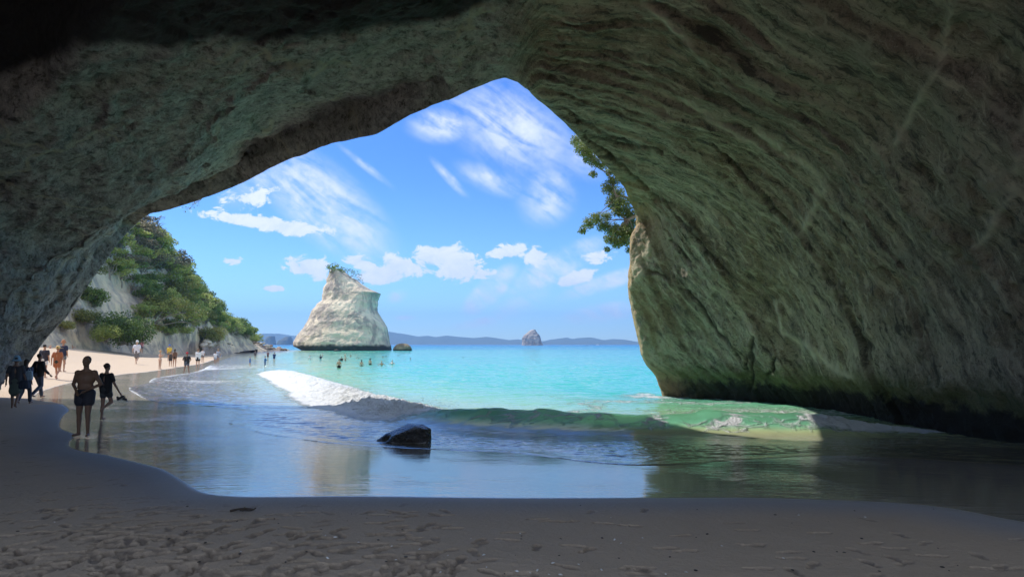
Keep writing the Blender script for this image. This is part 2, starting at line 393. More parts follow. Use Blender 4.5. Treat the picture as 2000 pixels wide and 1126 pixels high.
depth = np.where(ins, np.maximum(zs - g, 0), 0)
depth = np.where(Rr > 330, 6, depth)
me = np_mesh('sea', np.stack([X, Y, zs], -1), grid_faces(*X.shape, True, True))
fattr(me, 'depth', depth)
# foam carried on the water, as patches in plan
foam = foamz * np.where(bdw > 0, np.exp(-(bdw / 1.5) ** 2), np.exp(-(bdw / 1.9) ** 4)) * 1.5 * near
foam = foam + rfoam * np.exp(-((bdw + .2) / .8) ** 2) * .95 * near
foam = foam + nf * .44 * np.exp(-(bd + .25 + .3 * rip) ** 2 / .30) * near * sst(aR - 1, aR + 1, bal) * sst(-.3, .4, fbm(bal * 1.3, bdw, 0, 3, 36))
foam = foam + nf * .40 * np.exp(-((bd - 5.6) / 2.1) ** 2) * sst(aM + 2, aR, bal) * near                 # streaks behind the breaker by the leg
foam = foam + nf * .36 * np.exp(-((bd + .55) / .35) ** 2) * near * sst(aM + 2, aR + 1, bal)
for (px, py, ax, ay, am) in [(1290, 778, 1.8, 1.2, .9), (1200, 790, 3.5, 1.0, .5), (1420, 792, 3, .8, .5), (520, 714, 6, 5, .4), (440, 742, 3, 2.2, .3), (580, 684, 12, 10, .5), (700, 686, 25, 6, .35), (980, 700, 2, 1, .3)]:
    q = water_at(px, py); wx = fbm(X * .15, Y * .15, 0, 3, 61) * 3 * min(ax, 6); foam = foam + .8 * am * np.exp(-((X - q[0] + wx * .5 + (Y - q[1]) * .4) / ax) ** 2 - ((Y - q[1] + wx) / ay) ** 2)
foam = foam + .50 * np.exp(-(ed / .16) ** 2) * ins * sst(-.15, .35, fbm(X * .6, Y * .6, 0, 3, 48)) * sst(12.5, 9, X) + .22 * np.exp(-(ed / .5) ** 2) * ins * sst(30, 60, Y)
foam = foam + .28 * sst(26, 40, Y) * np.exp(-((s - 1.0) / 3.5) ** 2) * sst(140, 70, Y)
fattr(me, 'foam', foam)
crest = np.where(near, sst(.08, .45, H * prof) * (1 - foamz), 0); fattr(me, 'crest', crest)
m, n, bs = new_mat('sea_water')
P = geo_pos(n); dp = n.attr('depth'); fo = n.attr('foam'); cr = n.attr('crest')
px_, py_, pz_ = n.sep(P)
dist = n.m('LENGTH', 0) if False else n.node('ShaderNodeVectorMath', operation='LENGTH')
n.l.new(P, dist.inputs[0]); dist = dist.outputs['Value']
patch = n.noise(n.map(P, (.010, .035, 1)), 1.0, 4, .6)
base = n.ramp(n.m('DIVIDE', n.m('ADD', dp, n.m('MULTIPLY', n.m('SUBTRACT', patch, .5), n.m('MULTIPLY', dp, .5))), 6.0, clamp=True),
              [(0, (.12, .10, .08)), (.02, (.30, .30, .20)), (.05, (.40, .46, .24)), (.12, (.22, .50, .30)), (.22, (.055, .44, .34)), (.5, (.010, .35, .37)), (1.0, (.005, .23, .35))])
base = n.mix(n.smooth(250, 1600, dist), base, (.008, .13, .30))
base = n.mix(n.m('MULTIPLY', cr, .95), base, (.28, .88, .60))
fn1 = n.noise(n.map(P, (1, 1, 1)), 2.6, 6, .68, .8); fn2 = n.vor(n.map(P, (1, 2.2, 1)), 1.6, 'DISTANCE_TO_EDGE')
fmask = n.smooth(.38, .66, n.m('ADD', n.m('MULTIPLY', fo, .62), n.m('SUBTRACT', n.m('MULTIPLY', fn1, .62), n.m('MULTIPLY', n.smooth(0, .22, fn2), .12))))
fmask = n.m('MULTIPLY', fmask, n.smooth(.03, .15, fo))
# sparse whitecaps and glitter of foam out at sea
base = n.mix(fmask, base, (.72, .74, .76))
n.put(bs.inputs['Base Color'], base)
n.put(bs.inputs['Roughness'], n.m('ADD', n.m('MULTIPLY', fmask, .6), n.m('ADD', .05, n.m('MULTIPLY', n.smooth(60, 900, dist), .18))))
thin = n.smooth(.6, .05, dp)
n.put(bs.inputs['IOR'], n.m('ADD', 1.34, n.m('MULTIPLY', thin, .45)))
r1 = n.noise(n.map(P, (1.3, 4.2, 1)), 1.0, 4, .6, .4); r2 = n.noise(n.map(P, (.22, .9, 1)), 1.0, 3, .6, .3); r3 = n.noise(n.map(P, (.03, .16, 1)), 1.0, 5, .6)
hb = n.m('ADD', n.m('MULTIPLY', r1, .022), n.m('ADD', n.m('MULTIPLY', n.m('MULTIPLY', r2, .30), n.smooth(16, 50, dist)), n.m('MULTIPLY', n.m('MULTIPLY', r3, 2.6), n.smooth(120, 500, dist))))
hb = n.m('ADD', hb, n.m('MULTIPLY', n.m('MULTIPLY', n.m('ADD', fn1, n.m('MULTIPLY', n.noise(P, 14, 4, .7), .35)), fmask), .22))
n.put(bs.inputs['Normal'], n.bump(hb, .9, 1.0))
tl = n.node('ShaderNodeBsdfTranslucent'); tl.inputs[0].default_value = (.6, 1, .8, 1)
ms = n.node('ShaderNodeMixShader'); n.put(ms.inputs[0], n.m('MULTIPLY', n.m('MULTIPLY', cr, .85), n.m('SUBTRACT', 1.0, fmask)))
n.l.new(bs.outputs[0], ms.inputs[1]); n.l.new(tl.outputs[0], ms.inputs[2]); n.l.new(ms.outputs[0], m.node_tree.nodes['Material Output'].inputs[0])
tag(link_mesh('sea_water', me, m), kind='structure')
# spray thrown up along the foaming part of the breaker
rs = np.random.default_rng(90); V = []; oc = np.array([(1, 0, 0), (-1, 0, 0), (0, 1, 0), (0, -1, 0), (0, 0, 1), (0, 0, -1)], float); of = np.array([(0, 2, 4), (2, 1, 4), (1, 3, 4), (3, 0, 4), (2, 0, 5), (1, 2, 5), (3, 1, 5), (0, 3, 5)])
bx_, by_ = BP[:, 0], BP[:, 1]; FF_ = []
for k in range(7000):
    if True: l_ = rs.uniform(aF - 1.5, aE + 3); amp = 1.0
    else: l_ = rs.uniform(aR - 2.6, aR + 2.4); amp = .8
    x_ = np.interp(l_, BL, bx_); y_ = np.interp(l_, BL, by_); o_ = rs.normal() * .55
    p_ = np.array([x_ + o_ * .6 + rs.normal() * .15, y_ + o_ + rs.normal() * .2, (.42 + abs(rs.normal()) * .20 * amp) * (1 - min(1, abs(o_) / 2.2)) * (1 - .45 * np.clip((l_ - aF) / (aE - aF), 0, 1))])
    FF_.append(of + len(V) * 6); V.append(oc * rs.uniform(.004, .013) * np.array([1.3, 1.3, .9]) + p_)
ms_ = plain('spray_white', (.80, .82, .83), .5, .03)
tag(link_mesh('wave_spray', np_mesh('wave_spray', np.concatenate(V), np.concatenate(FF_)), ms_), kind='stuff')
print('land+sea', round(time.time() - T0, 1))
# ------------------------------------------------------------------ the rock arch: a tunnel of rock, open to sea and to the rear
RIM = [(0, 42, 735, 30.5), (.04, 62, 700, 30.7), (.06, 84, 668, 31), (.09, 130, 620, 31.5), (.12, 180, 545, 32), (.15, 225, 480, 33), (.17, 262, 440, 34), (.19, 290, 420, 33.4), (.24, 380, 395, 32.8), (.28, 470, 360, 32.2),
       (.32, 560, 312, 29.2), (.36, 650, 282, 26.8), (.40, 735, 262, 24.8), (.43, 800, 225, 23.8), (.455, 865, 200, 23.4), (.48, 920, 175, 23.0), (.5, 985, 152, 22.8), (.512, 1012, 160, 22.9), (.53, 1050, 195, 24.2), (.55, 1080, 220, 24.9),
       (.57, 1110, 250, 25.8), (.6, 1150, 290, 27.2), (.63, 1190, 330, 28.7), (.66, 1220, 370, 30.6), (.69, 1240, 410, 32.4), (.71, 1243, 440, 33), (.73, 1230, 465, 33.5), (.77, 1228, 520, 34), (.8, 1227, 560, 34.3), (.84, 1233, 610, 34.8),
       (.87, 1243, 650, 35), (.9, 1250, 690, 35.3), (.93, 1262, 712, 35.5), (.96, 1280, 735, 35.7), (.98, 1292, 765, 36), (1.0, 1300, 800, 36)]
tk = np.array([r[0] for r in RIM]); RW = np.array([at(r[1], r[2], r[3]) for r in RIM])
NTT = 640
# denser sampling of t everywhere in view
tt = np.linspace(0, 1, NTT)
rim = np.stack([np.interp(tt, tk, RW[:, i]) for i in range(3)], -1)
KT = [0, .06, .16, .3, .42, .5, .6, .72, .84, .93, .96, 1]
def sec(xz): 
    a = np.array(xz, float); r = np.stack([np.interp(tt, KT, a[:, 0]), np.interp(tt, KT, a[:, 1])], -1)
    k = np.ones(25) / 25
    for c in (0, 1):
        p = np.pad(r[:, c], 12, 'edge'); w = np.convolve(p, k, 'valid'); m_ = sst(.93, .90, tt); r[:, c] = w * m_ + r[:, c] * (1 - m_)
    return r
Ac = sec([(-19.6, -1), (-19.3, 2.6), (-17.9, 6.2), (-12.0, 10.0), (-5.9, 12.0), (-.2, 13.0), (4.2, 11.6), (9.0, 8), (11.3, 4.5), (12.2, 1.25), (12.7, .45), (13.2, -1.2)])
Bc = sec([(-19.5, -1), (-20.3, 2.2), (-18.8, 7.3), (-12.8, 10.8), (-5.5, 13.0), (0, 14.2), (4.6, 12.5), (9.6, 8.3), (11.7, 4.6), (12.5, 1.3), (13.0, .5), (13.6, -1.2)])
Cc = sec([(-19, -1), (-20, 3.0), (-18.5, 9.5), (-12, 14.2), (-5.2, 15.6), (0, 14.8), (4.8, 12.8), (10, 8.6), (12.2, 4.8), (13.2, 1.5), (13.7, .7), (14.4, -1.2)])
Dc = sec([(-18, -1), (-19, 3.0), (-17.5, 9), (-12, 13.2), (-5.5, 15.2), (0, 14.8), (5.2, 13), (11, 9), (13.4, 5), (14.5, 1.8), (14.8, 1), (15.2, -1.2)])
Ec = sec([(-17, -1), (-18, 3.0), (-17.0, 8.0), (-12, 12), (-5.5, 14.0), (0, 14.6), (6.5, 13.6), (12, 10), (14, 5.5), (15, 1.8), (15.2, 1), (15.5, -1.2)])
D = rim[:, 1]
def S(xz, y): return np.stack([xz[:, 0], y, xz[:, 1]], -1)
one = np.ones(NTT)
hst = np.interp(tt, [0, .17, .2, .24, .3, .38, .42, .455, .46, .5, 1], [0, 0, .35, .65, 1.15, 1.1, .85, .7, .35, .0, 0])    # hanging outer lip on the left
cen = np.array([-4, 0, 2.0])
def grow(P, k, dy):
    d = P - cen; d[:, 1] = 0; L = np.linalg.norm(d, axis=1, keepdims=True); q = P + d / L * k; q[:, 1] = P[:, 1] + dy; return q
lip0 = rim.copy(); lip0[:, 2] += hst; lip0[:, 1] -= .55; lip0 = grow(lip0, .10, 0)
Alin = S(Ac, D * .80)
st = []   # (s position, section, rows to next)
def steep(i): return i
recess = sst(.0, .10, tt) * sst(.50, .42, tt)
Bend = S(Bc, D * .60)
Bup = Bend.copy(); Bup[:, 2] += recess * 3.6; Bup[:, 0] += recess * -.4; Bup[:, 1] -= .35 + .5 * (1 - recess)
secs = [
 (grow(S(Ec, -1.4 * one), 24, 0), 6), (grow(S(Ec, -1.4 * one), 1.5, 0), 4), (S(Ec, -1.2 * one), 6), (S(Ec, -.6 * one), 6), (S(Dc, 1.0 * one), 26), (S(Cc, D * .34), 40), (Bup, 26), (Bend, 110), (Alin, 120),
 (lip0 * .25 + Alin * .75 + np.array([0, 0, 0]), 90), (lip0, 14), (rim, 6), (grow(rim, .35, .5), 8), (grow(rim, 2.2, .9), 14), (grow(rim, 9, 0.2), 14), (grow(rim, 24, -4), 10), (grow(S(Ec, -1.4 * one), 24, 0), 0)]
G = []; SS = []; acc = 0
for i in range(len(secs) - 1):
    a, nn = secs[i]; b = secs[i + 1][0]; f = np.linspace(0, 1, nn, endpoint=False)[:, None, None]
    G.append(a[None] * (1 - f) + b[None] * f); SS.append(i + f[:, 0, 0])
G = np.concatenate(G); SS = np.concatenate(SS); G = np.concatenate([G, secs[-1][0][None]]); SS = np.append(SS, len(secs) - 1)
# soften kinks between sections inside the tunnel
def smooth_rows(G, it, lo, hi):
    w = ((SS > lo) & (SS < hi)).astype(float)[:, None, None]
    for _ in range(it):
        H_ = G.copy(); H_[1:-1] = .25 * G[:-2] + .5 * G[1:-1] + .25 * G[2:]; G = G * (1 - w) + H_ * w
    return G
G = smooth_rows(G, 60, 7.1, 9.95); G = smooth_rows(G, 30, 2, 5.9)
# normals (pointing into the tunnel) for displacement
du = np.gradient(G, axis=1); dv = np.gradient(G, axis=0); N = np.cross(du, dv); N /= np.linalg.norm(N, axis=2, keepdims=True) + 1e-9
x, y, z = G[..., 0], G[..., 1], G[..., 2]; T = np.broadcast_to(tt[None], x.shape); SSb = SS[:, None] + 0 * x
right = sst(.49, .53, T)
inner = sst(11.05, 10.6, SSb); outer = sst(11.5, 13, SSb)
taper = inner * (1 - .0 * T) * (.25 + .75 * sst(10.9, 9.6, SSb))
# streak coordinates: along the arch (t) long, across short, slightly skewed
arc = T * 46; alo = y + .14 * arc * right
big = fbm(x * .16, y * .16, z * .16, 3, 51) * .55
stre = fbm(arc * .30, alo * .8, z * .1, 5, 52, .6) * .20 * right + fbm(x * .5, y * .35, z * .9, 5, 53) * .26 * (1 - right)
pit = fbm(x * 1.6, y * 1.6, z * 1.6, 4, 54, .6) * .15 + fbm(x * 4.5, y * 4.5, z * 4.5, 3, 55, .6) * .05
qq = alo + 1.6 * fbm(x * .12, y * .12, z * .12, 3, 60)
band = fbm(qq * .75, arc * .05, 0, 3, 61); pit = pit + right * (.16 * sst(-.05, .05, band) + .08 * sst(.22, .27, fbm(qq * 1.9, arc * .12, 3, 3, 62)))
pit = pit + (1 - right) * .14 * sst(.0, .08, fbm(x * .35, y * .5, z * 1.1, 4, 63))
ledge = -.07 * sst(.35, .75, fbm(arc * .10 + 9, alo * .45, 0, 3, 56, .5, True)) * right
disp = (big + stre + pit + ledge) * taper
disp = disp + outer * (fbm(x * .25, y * .25, z * .25, 5, 57) * 1.2)
edge = np.exp(-((SSb - 11) / .6) ** 2) * (fbm(arc * .8, 2, 0, 4, 58) * .10 + np.maximum(0, fbm(arc * 2.2, 7, 0, 2, 59)) * .10)
d2 = np.zeros_like(G); cdir = G - cen; cdir[..., 1] = 0; cdir /= np.linalg.norm(cdir, axis=2, keepdims=True) + 1e-9
sgn = np.sign(np.sum(N * -cdir, axis=2, keepdims=True)); sgn[sgn == 0] = 1
G = G + N * disp[..., None] * 1.0 - cdir * 0 + cdir * edge[..., None] * .6
me = np_mesh('arch', G, grid_faces(G.shape[0], NTT, False, False))
uvl = me.attributes.new('flow', 'FLOAT_VECTOR', 'POINT')
fl = np.stack([arc, y, right], -1).astype(np.float32); uvl.data.foreach_set('vector', fl.ravel())
fattr(me, 'right', right); # where the veins, cracks and painted ceiling shade of this rock run, laid out on its surface
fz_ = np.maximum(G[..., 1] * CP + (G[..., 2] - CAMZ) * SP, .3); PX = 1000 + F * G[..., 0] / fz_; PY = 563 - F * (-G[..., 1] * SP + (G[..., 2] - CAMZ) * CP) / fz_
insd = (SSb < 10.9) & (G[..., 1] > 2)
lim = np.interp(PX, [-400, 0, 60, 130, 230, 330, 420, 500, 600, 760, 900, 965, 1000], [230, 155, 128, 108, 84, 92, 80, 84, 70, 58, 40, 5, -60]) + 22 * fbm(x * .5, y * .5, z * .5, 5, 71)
shade_mask = np.where(G[..., 1] > 2, sst(8, -14, PY - lim) * sst(1010, 960, PX), 1.0 * (T < .5)) * sst(10.9, 10.6, SSb)  # mask for the upper-left roof recess, whose shade is put into the colour
def marks(lst, w):
    r_ = np.zeros(PX.shape); sel_ = insd & (PX > -50) & (PX < 2100) & (PY > -60) & (PY < 900)
    jx = PX[sel_] + 16 * fbm(x[sel_] * .9, y[sel_] * .9, z[sel_] * .9, 4, 72); jy = PY[sel_] + 16 * fbm(x[sel_] * .9, y[sel_] * .9, z[sel_] * .9, 4, 73); acc_ = np.zeros(jx.shape)
    for pl in lst:
        d_, _, _ = poly_dist(np.array(pl, float), jx, jy); acc_ = np.maximum(acc_, np.exp(-(d_ / w) ** 2))
    r_[sel_] = acc_ * (.85 + .6 * fbm(jx * .02, jy * .02, 0, 3, 74)); return np.clip(r_, 0, 1)
VEIN = marks([[(1255, 0), (1300, 32), (1345, 75), (1380, 118)], [(1862, -20), (1850, 60), (1838, 120), (1800, 190), (1745, 270)], [(2010, 190), (1996, 290), (1985, 380), (1940, 440), (1905, 490)], [(1480, 250), (1560, 310), (1600, 360), (1605, 400), (1560, 460)], [(1330, 190), (1420, 240), (1500, 290)],
   [(1520, 590), (1525, 640), (1600, 700), (1660, 740)], [(1240, 540), (1262, 500), (1266, 470)], [(1232, 560), (1250, 545), (1262, 535)]], 6.5)
CRK = marks([[(1468, 660), (1466, 690), (1475, 720), (1466, 765)], [(1455, 700), (1460, 725)], [(1270, 530), (1300, 545)], [(1310, 470), (1345, 510)], [(1508, 700), (1507, 722)], [(1100, 205), (1180, 262), (1290, 300)], [(1390, 280), (1480, 380), (1560, 450)], [(1340, 560), (1400, 640), (1440, 700)], [(1150, 260), (1250, 360), (1330, 430), (1420, 540)], [(1600, 520), (1640, 600), (1700, 680)], [(300, 520 - 60), (200, 540), (90, 660)], [(180, 500), (130, 570), (60, 640)]], 3.6)
G = G + N * ((VEIN * .07 - CRK * .16) * (insd * 1.0))[..., None] * -1.0
G = G.copy()
me.vertices.foreach_set('co', G.astype(np.float32).ravel()); me.update()
fattr(me, 'vein', VEIN); fattr(me, 'crack', CRK)
fattr(me, 'painted_shade', shade_mask); fattr(me, 'near_edge', sst(9.3, 10.8, SSb) * right * sst(.60, .70, T) * sst(11.6, 11, SSb))
fattr(me, 'outside', sst(10.9, 12, SSb))
m, n, bs = new_mat('arch_rock')
P = geo_pos(n); pz = n.sep(P)[2]; rt = n.attr('right'); ou = n.attr('outside')
fv = n.node('ShaderNodeAttribute', attribute_name='flow').outputs['Vector']; fx, fy, fz = n.sep(fv)
skew = n.comb(n.m('MULTIPLY', fx, .16), n.m('ADD', fy, n.m('MULTIPLY', n.m('MULTIPLY', fx, .14), rt)), n.m('MULTIPLY', pz, .15))
s1 = n.noise(skew, .9, 7, .66, .5); s2 = n.noise(n.map(skew, (1.6, 1.7, 1)), 1.0, 6, .62, .8)
b1 = n.noise(P, .22, 4, .6); b2 = n.noise(P, 1.1, 6, .7, .4); b3 = n.noise(P, 7, 6, .75); b4 = n.noise(P, 26, 4, .7)
rc = n.mix(n.ramp(s1, [(.32, 0.0), (.68, 1.0)]), (.17, .14, .105), (.62, .52, .40))
rc = n.mix(n.ramp(s2, [(.45, 0.0), (.72, .6)]), rc, (.60, .58, .43))
rc = n.mix(n.ramp(b1, [(.50, 0.0), (.66, .55)]), rc, (.23, .16, .075))
lc = n.mix(n.ramp(b2, [(.33, 0.0), (.66, 1.0)]), (.17, .165, .165), (.52, .50, .48))
lc = n.mix(n.ramp(s1, [(.5, 0.0), (.7, .5)]), lc, (.46, .44, .34))
c = n.mix(rt, lc, rc)
c = n.mix(n.ramp(b3, [(.36, .75), (.48, 0.0)]), c, (.07, .066, .05))
c = n.mix(n.ramp(b4, [(.52, 0.0), (.68, .55)]), c, (.70, .64, .52))
s3 = n.noise(n.map(skew, (6.0, 3.4, 1)), 1.0, 5, .7, .5); b5 = n.noise(P, 3.2, 6, .72, .3)
sp = n.m('ADD', n.m('MULTIPLY', s3, rt), n.m('MULTIPLY', b5, n.m('SUBTRACT', 1.0, rt)))
c = n.mix(n.ramp(sp, [(.53, 0.0), (.63, .75)]), c, n.mix(rt, (.60, .58, .54), (.74, .66, .50)))
c = n.mix(n.ramp(sp, [(.36, .85), (.47, 0.0)]), c, (.06, .056, .045))
# pale mineral veins
vd = n.node('ShaderNodeVectorMath', operation='ADD'); n.l.new(n.map(P, (.23, .23, .23)), vd.inputs[0])
nc_ = n.node('ShaderNodeTexNoise'); n.put(nc_.inputs['Vector'], P); nc_.inputs['Scale'].default_value = .7; nc_.inputs['Detail'].default_value = 4
sc_ = n.node('ShaderNodeVectorMath', operation='SCALE'); n.l.new(nc_.outputs['Color'], sc_.inputs[0]); sc_.inputs['Scale'].default_value = .5; n.l.new(sc_.outputs[0], vd.inputs[1])
ve = n.vor(vd.outputs[0], 1.0, 'DISTANCE_TO_EDGE')
vein = n.m('MULTIPLY', n.smooth(.03, .004, ve), n.smooth(.46, .58, n.noise(P, .30, 2)))
c = n.mix(n.m('MULTIPLY', vein, .7), c, (.55, .50, .38))
# tide marks: green weed then black
zn = n.m('ADD', pz, n.m('MULTIPLY', n.m('SUBTRACT', n.noise(P, 1.1, 6, .72), .5), 1.5))
sea = n.smooth(.5, .9, rt)
c = n.mix(n.m('MULTIPLY', n.m('MULTIPLY', n.smooth(2.0, 1.1, zn), sea), .8), c, (.10, .13, .03))
c = n.mix(n.m('MULTIPLY', n.smooth(1.1, .75, zn), sea), c, (.018, .018, .013))
c = n.mix(n.m('MULTIPLY', n.attr('vein'), .85), c, (.84, .78, .62))
c = n.mix(n.m('MULTIPLY', n.attr('crack'), .9), c, (.03, .028, .022))
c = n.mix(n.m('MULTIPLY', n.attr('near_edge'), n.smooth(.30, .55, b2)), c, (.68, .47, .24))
c = n.mix(n.m('MULTIPLY', n.attr('painted_shade'), .97), c, (.012, .012, .013))  # shade of the upper-left ceiling painted in as near-black
c = n.mix(ou, c, n.mix(b2, (.42, .34, .24), (.62, .55, .44)))
n.put(bs.inputs['Base Color'], c); bs.inputs['Roughness'].default_value = .85
hh = n.m('ADD', n.m('ADD', n.m('MULTIPLY', b3, .36), n.m('MULTIPLY', b4, .11)), n.m('ADD', n.m('MULTIPLY', s2, .16), n.m('MULTIPLY', b2, .40)))
hh = n.m('SUBTRACT', hh, n.m('MULTIPLY', n.smooth(.03, .0, n.vor(n.map(skew, (1.2, 1.2, 1.2)), .8, 'DISTANCE_TO_EDGE')), .0))
n.put(bs.inputs['Normal'], n.bump(hh, 1.0, .8))
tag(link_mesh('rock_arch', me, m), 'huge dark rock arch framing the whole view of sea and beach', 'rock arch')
print('arch', round(time.time() - T0, 1))
# ------------------------------------------------------------------ sea stacks
def stack(px_edges, D, depth=.75, front=.25, amp=.4, seed=1, rows=150, seg=180, ledge=.5, foot=None):
    """rings from a list of (py, left px, right px); real depth from the width"""
    E = np.array(sorted(px_edges, key=lambda e: -e[0]), float)
    L = np.array([at(e[1], e[0], D) for e in E]); Rr = np.array([at(e[2], e[0], D) for e in E])
    z0 = L[:, 2]; zz = np.linspace(-1.5, z0.max(), rows)
    lx = np.interp(zz, z0, L[:, 0]); rx = np.interp(zz, z0, Rr[:, 0]); w0 = (rx - lx).max()
    th = np.linspace(0, 2 * np.pi, seg, endpoint=False)
    cx = (lx + rx) / 2; hw = (rx - lx) / 2
    ct, sn = np.cos(th), np.sin(th)
    e = .78
    X = cx[:, None] + hw[:, None] * np.sign(ct) * np.abs(ct) ** e
    dep = (hw * .45 + w0 * .5 * .55) * depth * (1 - .35 * (zz / zz.max()) ** 1.5)
    yc = D + (zz / zz.max()) * w0 * front
    sk = np.where(sn < 0, 1 + .25 * ct, 1)
    Y = yc[:, None] + dep[:, None] * np.sign(sn) * np.abs(sn) ** e * sk
    Z = np.broadcast_to(zz[:, None], X.shape)
    s = 300 / w0 / 7
    q = 1 / w0 * 42
    d = fbm(X * .09 * q, Y * .09 * q, Z * .07 * q, 4, seed) * 1.6 * amp / q + ledge / q * fbm(X * .05 * q, Y * .05 * q, Z * .42 * q, 4, seed + 5) + .35 / q * amp * fbm(X * .26 * q, Y * .26 * q, Z * .12 * q, 5, seed + 7, .6, True) * 2 + .8 * amp / q * fbm(X * .5 * q, Y * .5 * q, Z * .5 * q, 3, seed + 9)
    nx = np.sign(ct) * np.abs(ct) ** 1.2; ny = np.sign(sn) * np.abs(sn) ** 1.2
    X = X + nx * d * (.55 + .45 * np.abs(sn)); Y = Y + ny * d * 1.4
    top = np.array([[[cx[-1], yc[-1], zz[-1] + .3]]]) + np.zeros((1, seg, 3))
    V = np.concatenate([np.stack([X, Y, Z], -1), top * .5 + np.stack([X[-1:], Y[-1:], Z[-1:]], -1) * .5, top])
    return np_mesh('stack', V, grid_faces(V.shape[0], seg, True, False))
def stack_mat(name, c0, c1, grey, tide=2.2, sc=.06):
    m, n, bs = new_mat(name); P = geo_pos(n); pz = n.sep(P)[2]
    a = n.noise(n.map(P, (sc, sc, sc * 3)), 1.0, 6, .62, .5); b = n.noise(P, sc * 2.2, 6, .68, .7); d = n.noise(n.map(P, (sc * 3, sc * 3, sc * .8)), 1.0, 6, .65); f = n.noise(P, sc * 14, 4, .7)
    c = n.mix(n.ramp(a, [(.35, 0.0), (.65, 1.0)]), c0, c1)
    c = n.mix(n.m('MULTIPLY', n.ramp(b, [(.45, 0.0), (.53, 1.0)]), n.ramp(d, [(.36, 0.0), (.52, .75)])), c, grey)
    vs_ = n.noise(n.map(P, (sc * 5, sc * 5, sc * .35)), 1.0, 5, .6); c = n.mix(n.ramp(vs_, [(.54, 0.0), (.64, .45)]), c, grey)
    c = n.mix(n.ramp(f, [(.60, 0.0), (.72, .35)]), c, grey)
    if tide: c = n.mix(n.smooth(tide * 1.35, tide * .75, n.m('ADD', pz, n.m('MULTIPLY', n.m('SUBTRACT', b, .5), tide * 2))), c, (.028, .026, .02))
    n.put(bs.inputs['Base Color'], c); bs.inputs['Roughness'].default_value = .9
    n.put(bs.inputs['Normal'], n.bump(n.m('ADD', n.m('ADD', n.m('MULTIPLY', a, .8), n.m('MULTIPLY', b, .8)), n.m('MULTIPLY', f, .3)), .9, .06 / sc))
    return m
MST = stack_mat('pale_tuff', (.56, .46, .33), (.76, .65, .49), (.24, .205, .19))
me = stack([(690, 597, 761), (684, 594, 762.5), (676, 577, 762), (668, 575, 759), (654, 583, 756), (638, 594, 752), (622, 602, 741), (606, 607, 731), (597, 615, 731), (592, 617, 732), (586, 625, 731), (575, 625, 735), (571, 625.5, 737),
            (560, 626, 712), (551, 631, 698), (544, 631, 690), (537, 633, 676), (530, 635, 667), (524, 639, 662)], 300, .8, .2, .42, 61, 220, 280, .20)
tag(link_mesh('sea_stack', me, MST), 'tall pale wedge shaped sea stack with trees on its top', 'sea stack')
MS2 = stack_mat('grey_tuff', (.34, .29, .26), (.50, .44, .38), (.16, .14, .14), 0, .03)
me = stack([(676, 1019, 1062), (673, 1019, 1061), (668, 1020, 1058), (660, 1020, 1056), (654, 1024, 1054), (650, 1029, 1050), (645, 1035, 1047), (643, 1040, 1046)], 1700, .8, .1, .7, 71, 90, 130, .4)
tag(link_mesh('sea_stack', me, MS2), 'small distant grey rock stack standing alone on the horizon', 'sea stack')
MSI = stack_mat('dark_islet', (.07, .09, .06), (.15, .15, .11), (.05, .06, .045), 0, .012)
for edges, sd, lab in [([(674, 512, 538), (671, 513, 537.5), (664, 516, 536), (659, 520, 535.5), (656, 524, 535)], 81, 'left one of the two flat topped islets far off left of the tall stack'),
                       ([(674, 541, 571), (671, 541, 570), (665, 544, 570), (661, 551, 569), (657, 558, 567)], 91, 'right one of the two flat topped islets nearest the tall stack foot')]:
    tag(link_mesh('islet', stack(edges, 3200, 1.2, .1, .6, sd, 50, 90, .3), MSI), lab, 'islet', 'islets on the horizon')
# boulder standing in the sea, right of the stack
def boulder_mesh(rx, ry, rz, seed, sub=4, cuts=7, rough=.06, cut=.72):
    bm = bmesh.new(); bmesh.ops.create_icosphere(bm, subdivisions=sub, radius=1); V = np.array([v.co for v in bm.verts]); r = np.random.default_rng(seed)
    for k in range(cuts):
        d = r.normal(size=3); d /= np.linalg.norm(d); h = r.uniform(cut, .93); e = V @ d - h; V = V - np.clip(e, 0, None)[:, None] * d * .93
    V = V * (1 + rough * fbm(V[:, 0] * 2.2, V[:, 1] * 2.2, V[:, 2] * 2.2 + seed, 4, seed))[:, None]
    V = V * np.array([rx, ry, rz])
    F_ = np.array([[v.index for v in f.verts] for f in bm.faces]); bm.free(); return np_mesh('boulder', V, F_)
MBR = stack_mat('brown_boulder', (.24, .17, .10), (.42, .31, .18), (.11, .085, .06), .5, .5)
q = water_at(785, 686)
o = tag(link_mesh('sea_boulder', boulder_mesh(4.1, 3.2, 3.0, 12, 4), MBR), 'brown boulder in the sea just right of the tall stack', 'boulder'); o.location = (at(786, 680, 290)[0], 290, .2)
q = water_at(658, 686)
o = tag(link_mesh('sea_boulder', boulder_mesh(1.5, 1.2, 1.0, 13, 3), MST), 'small pale rock awash in front of the tall stack', 'boulder'); o.location = (at(659, 686, 262)[0], 262, -.1)

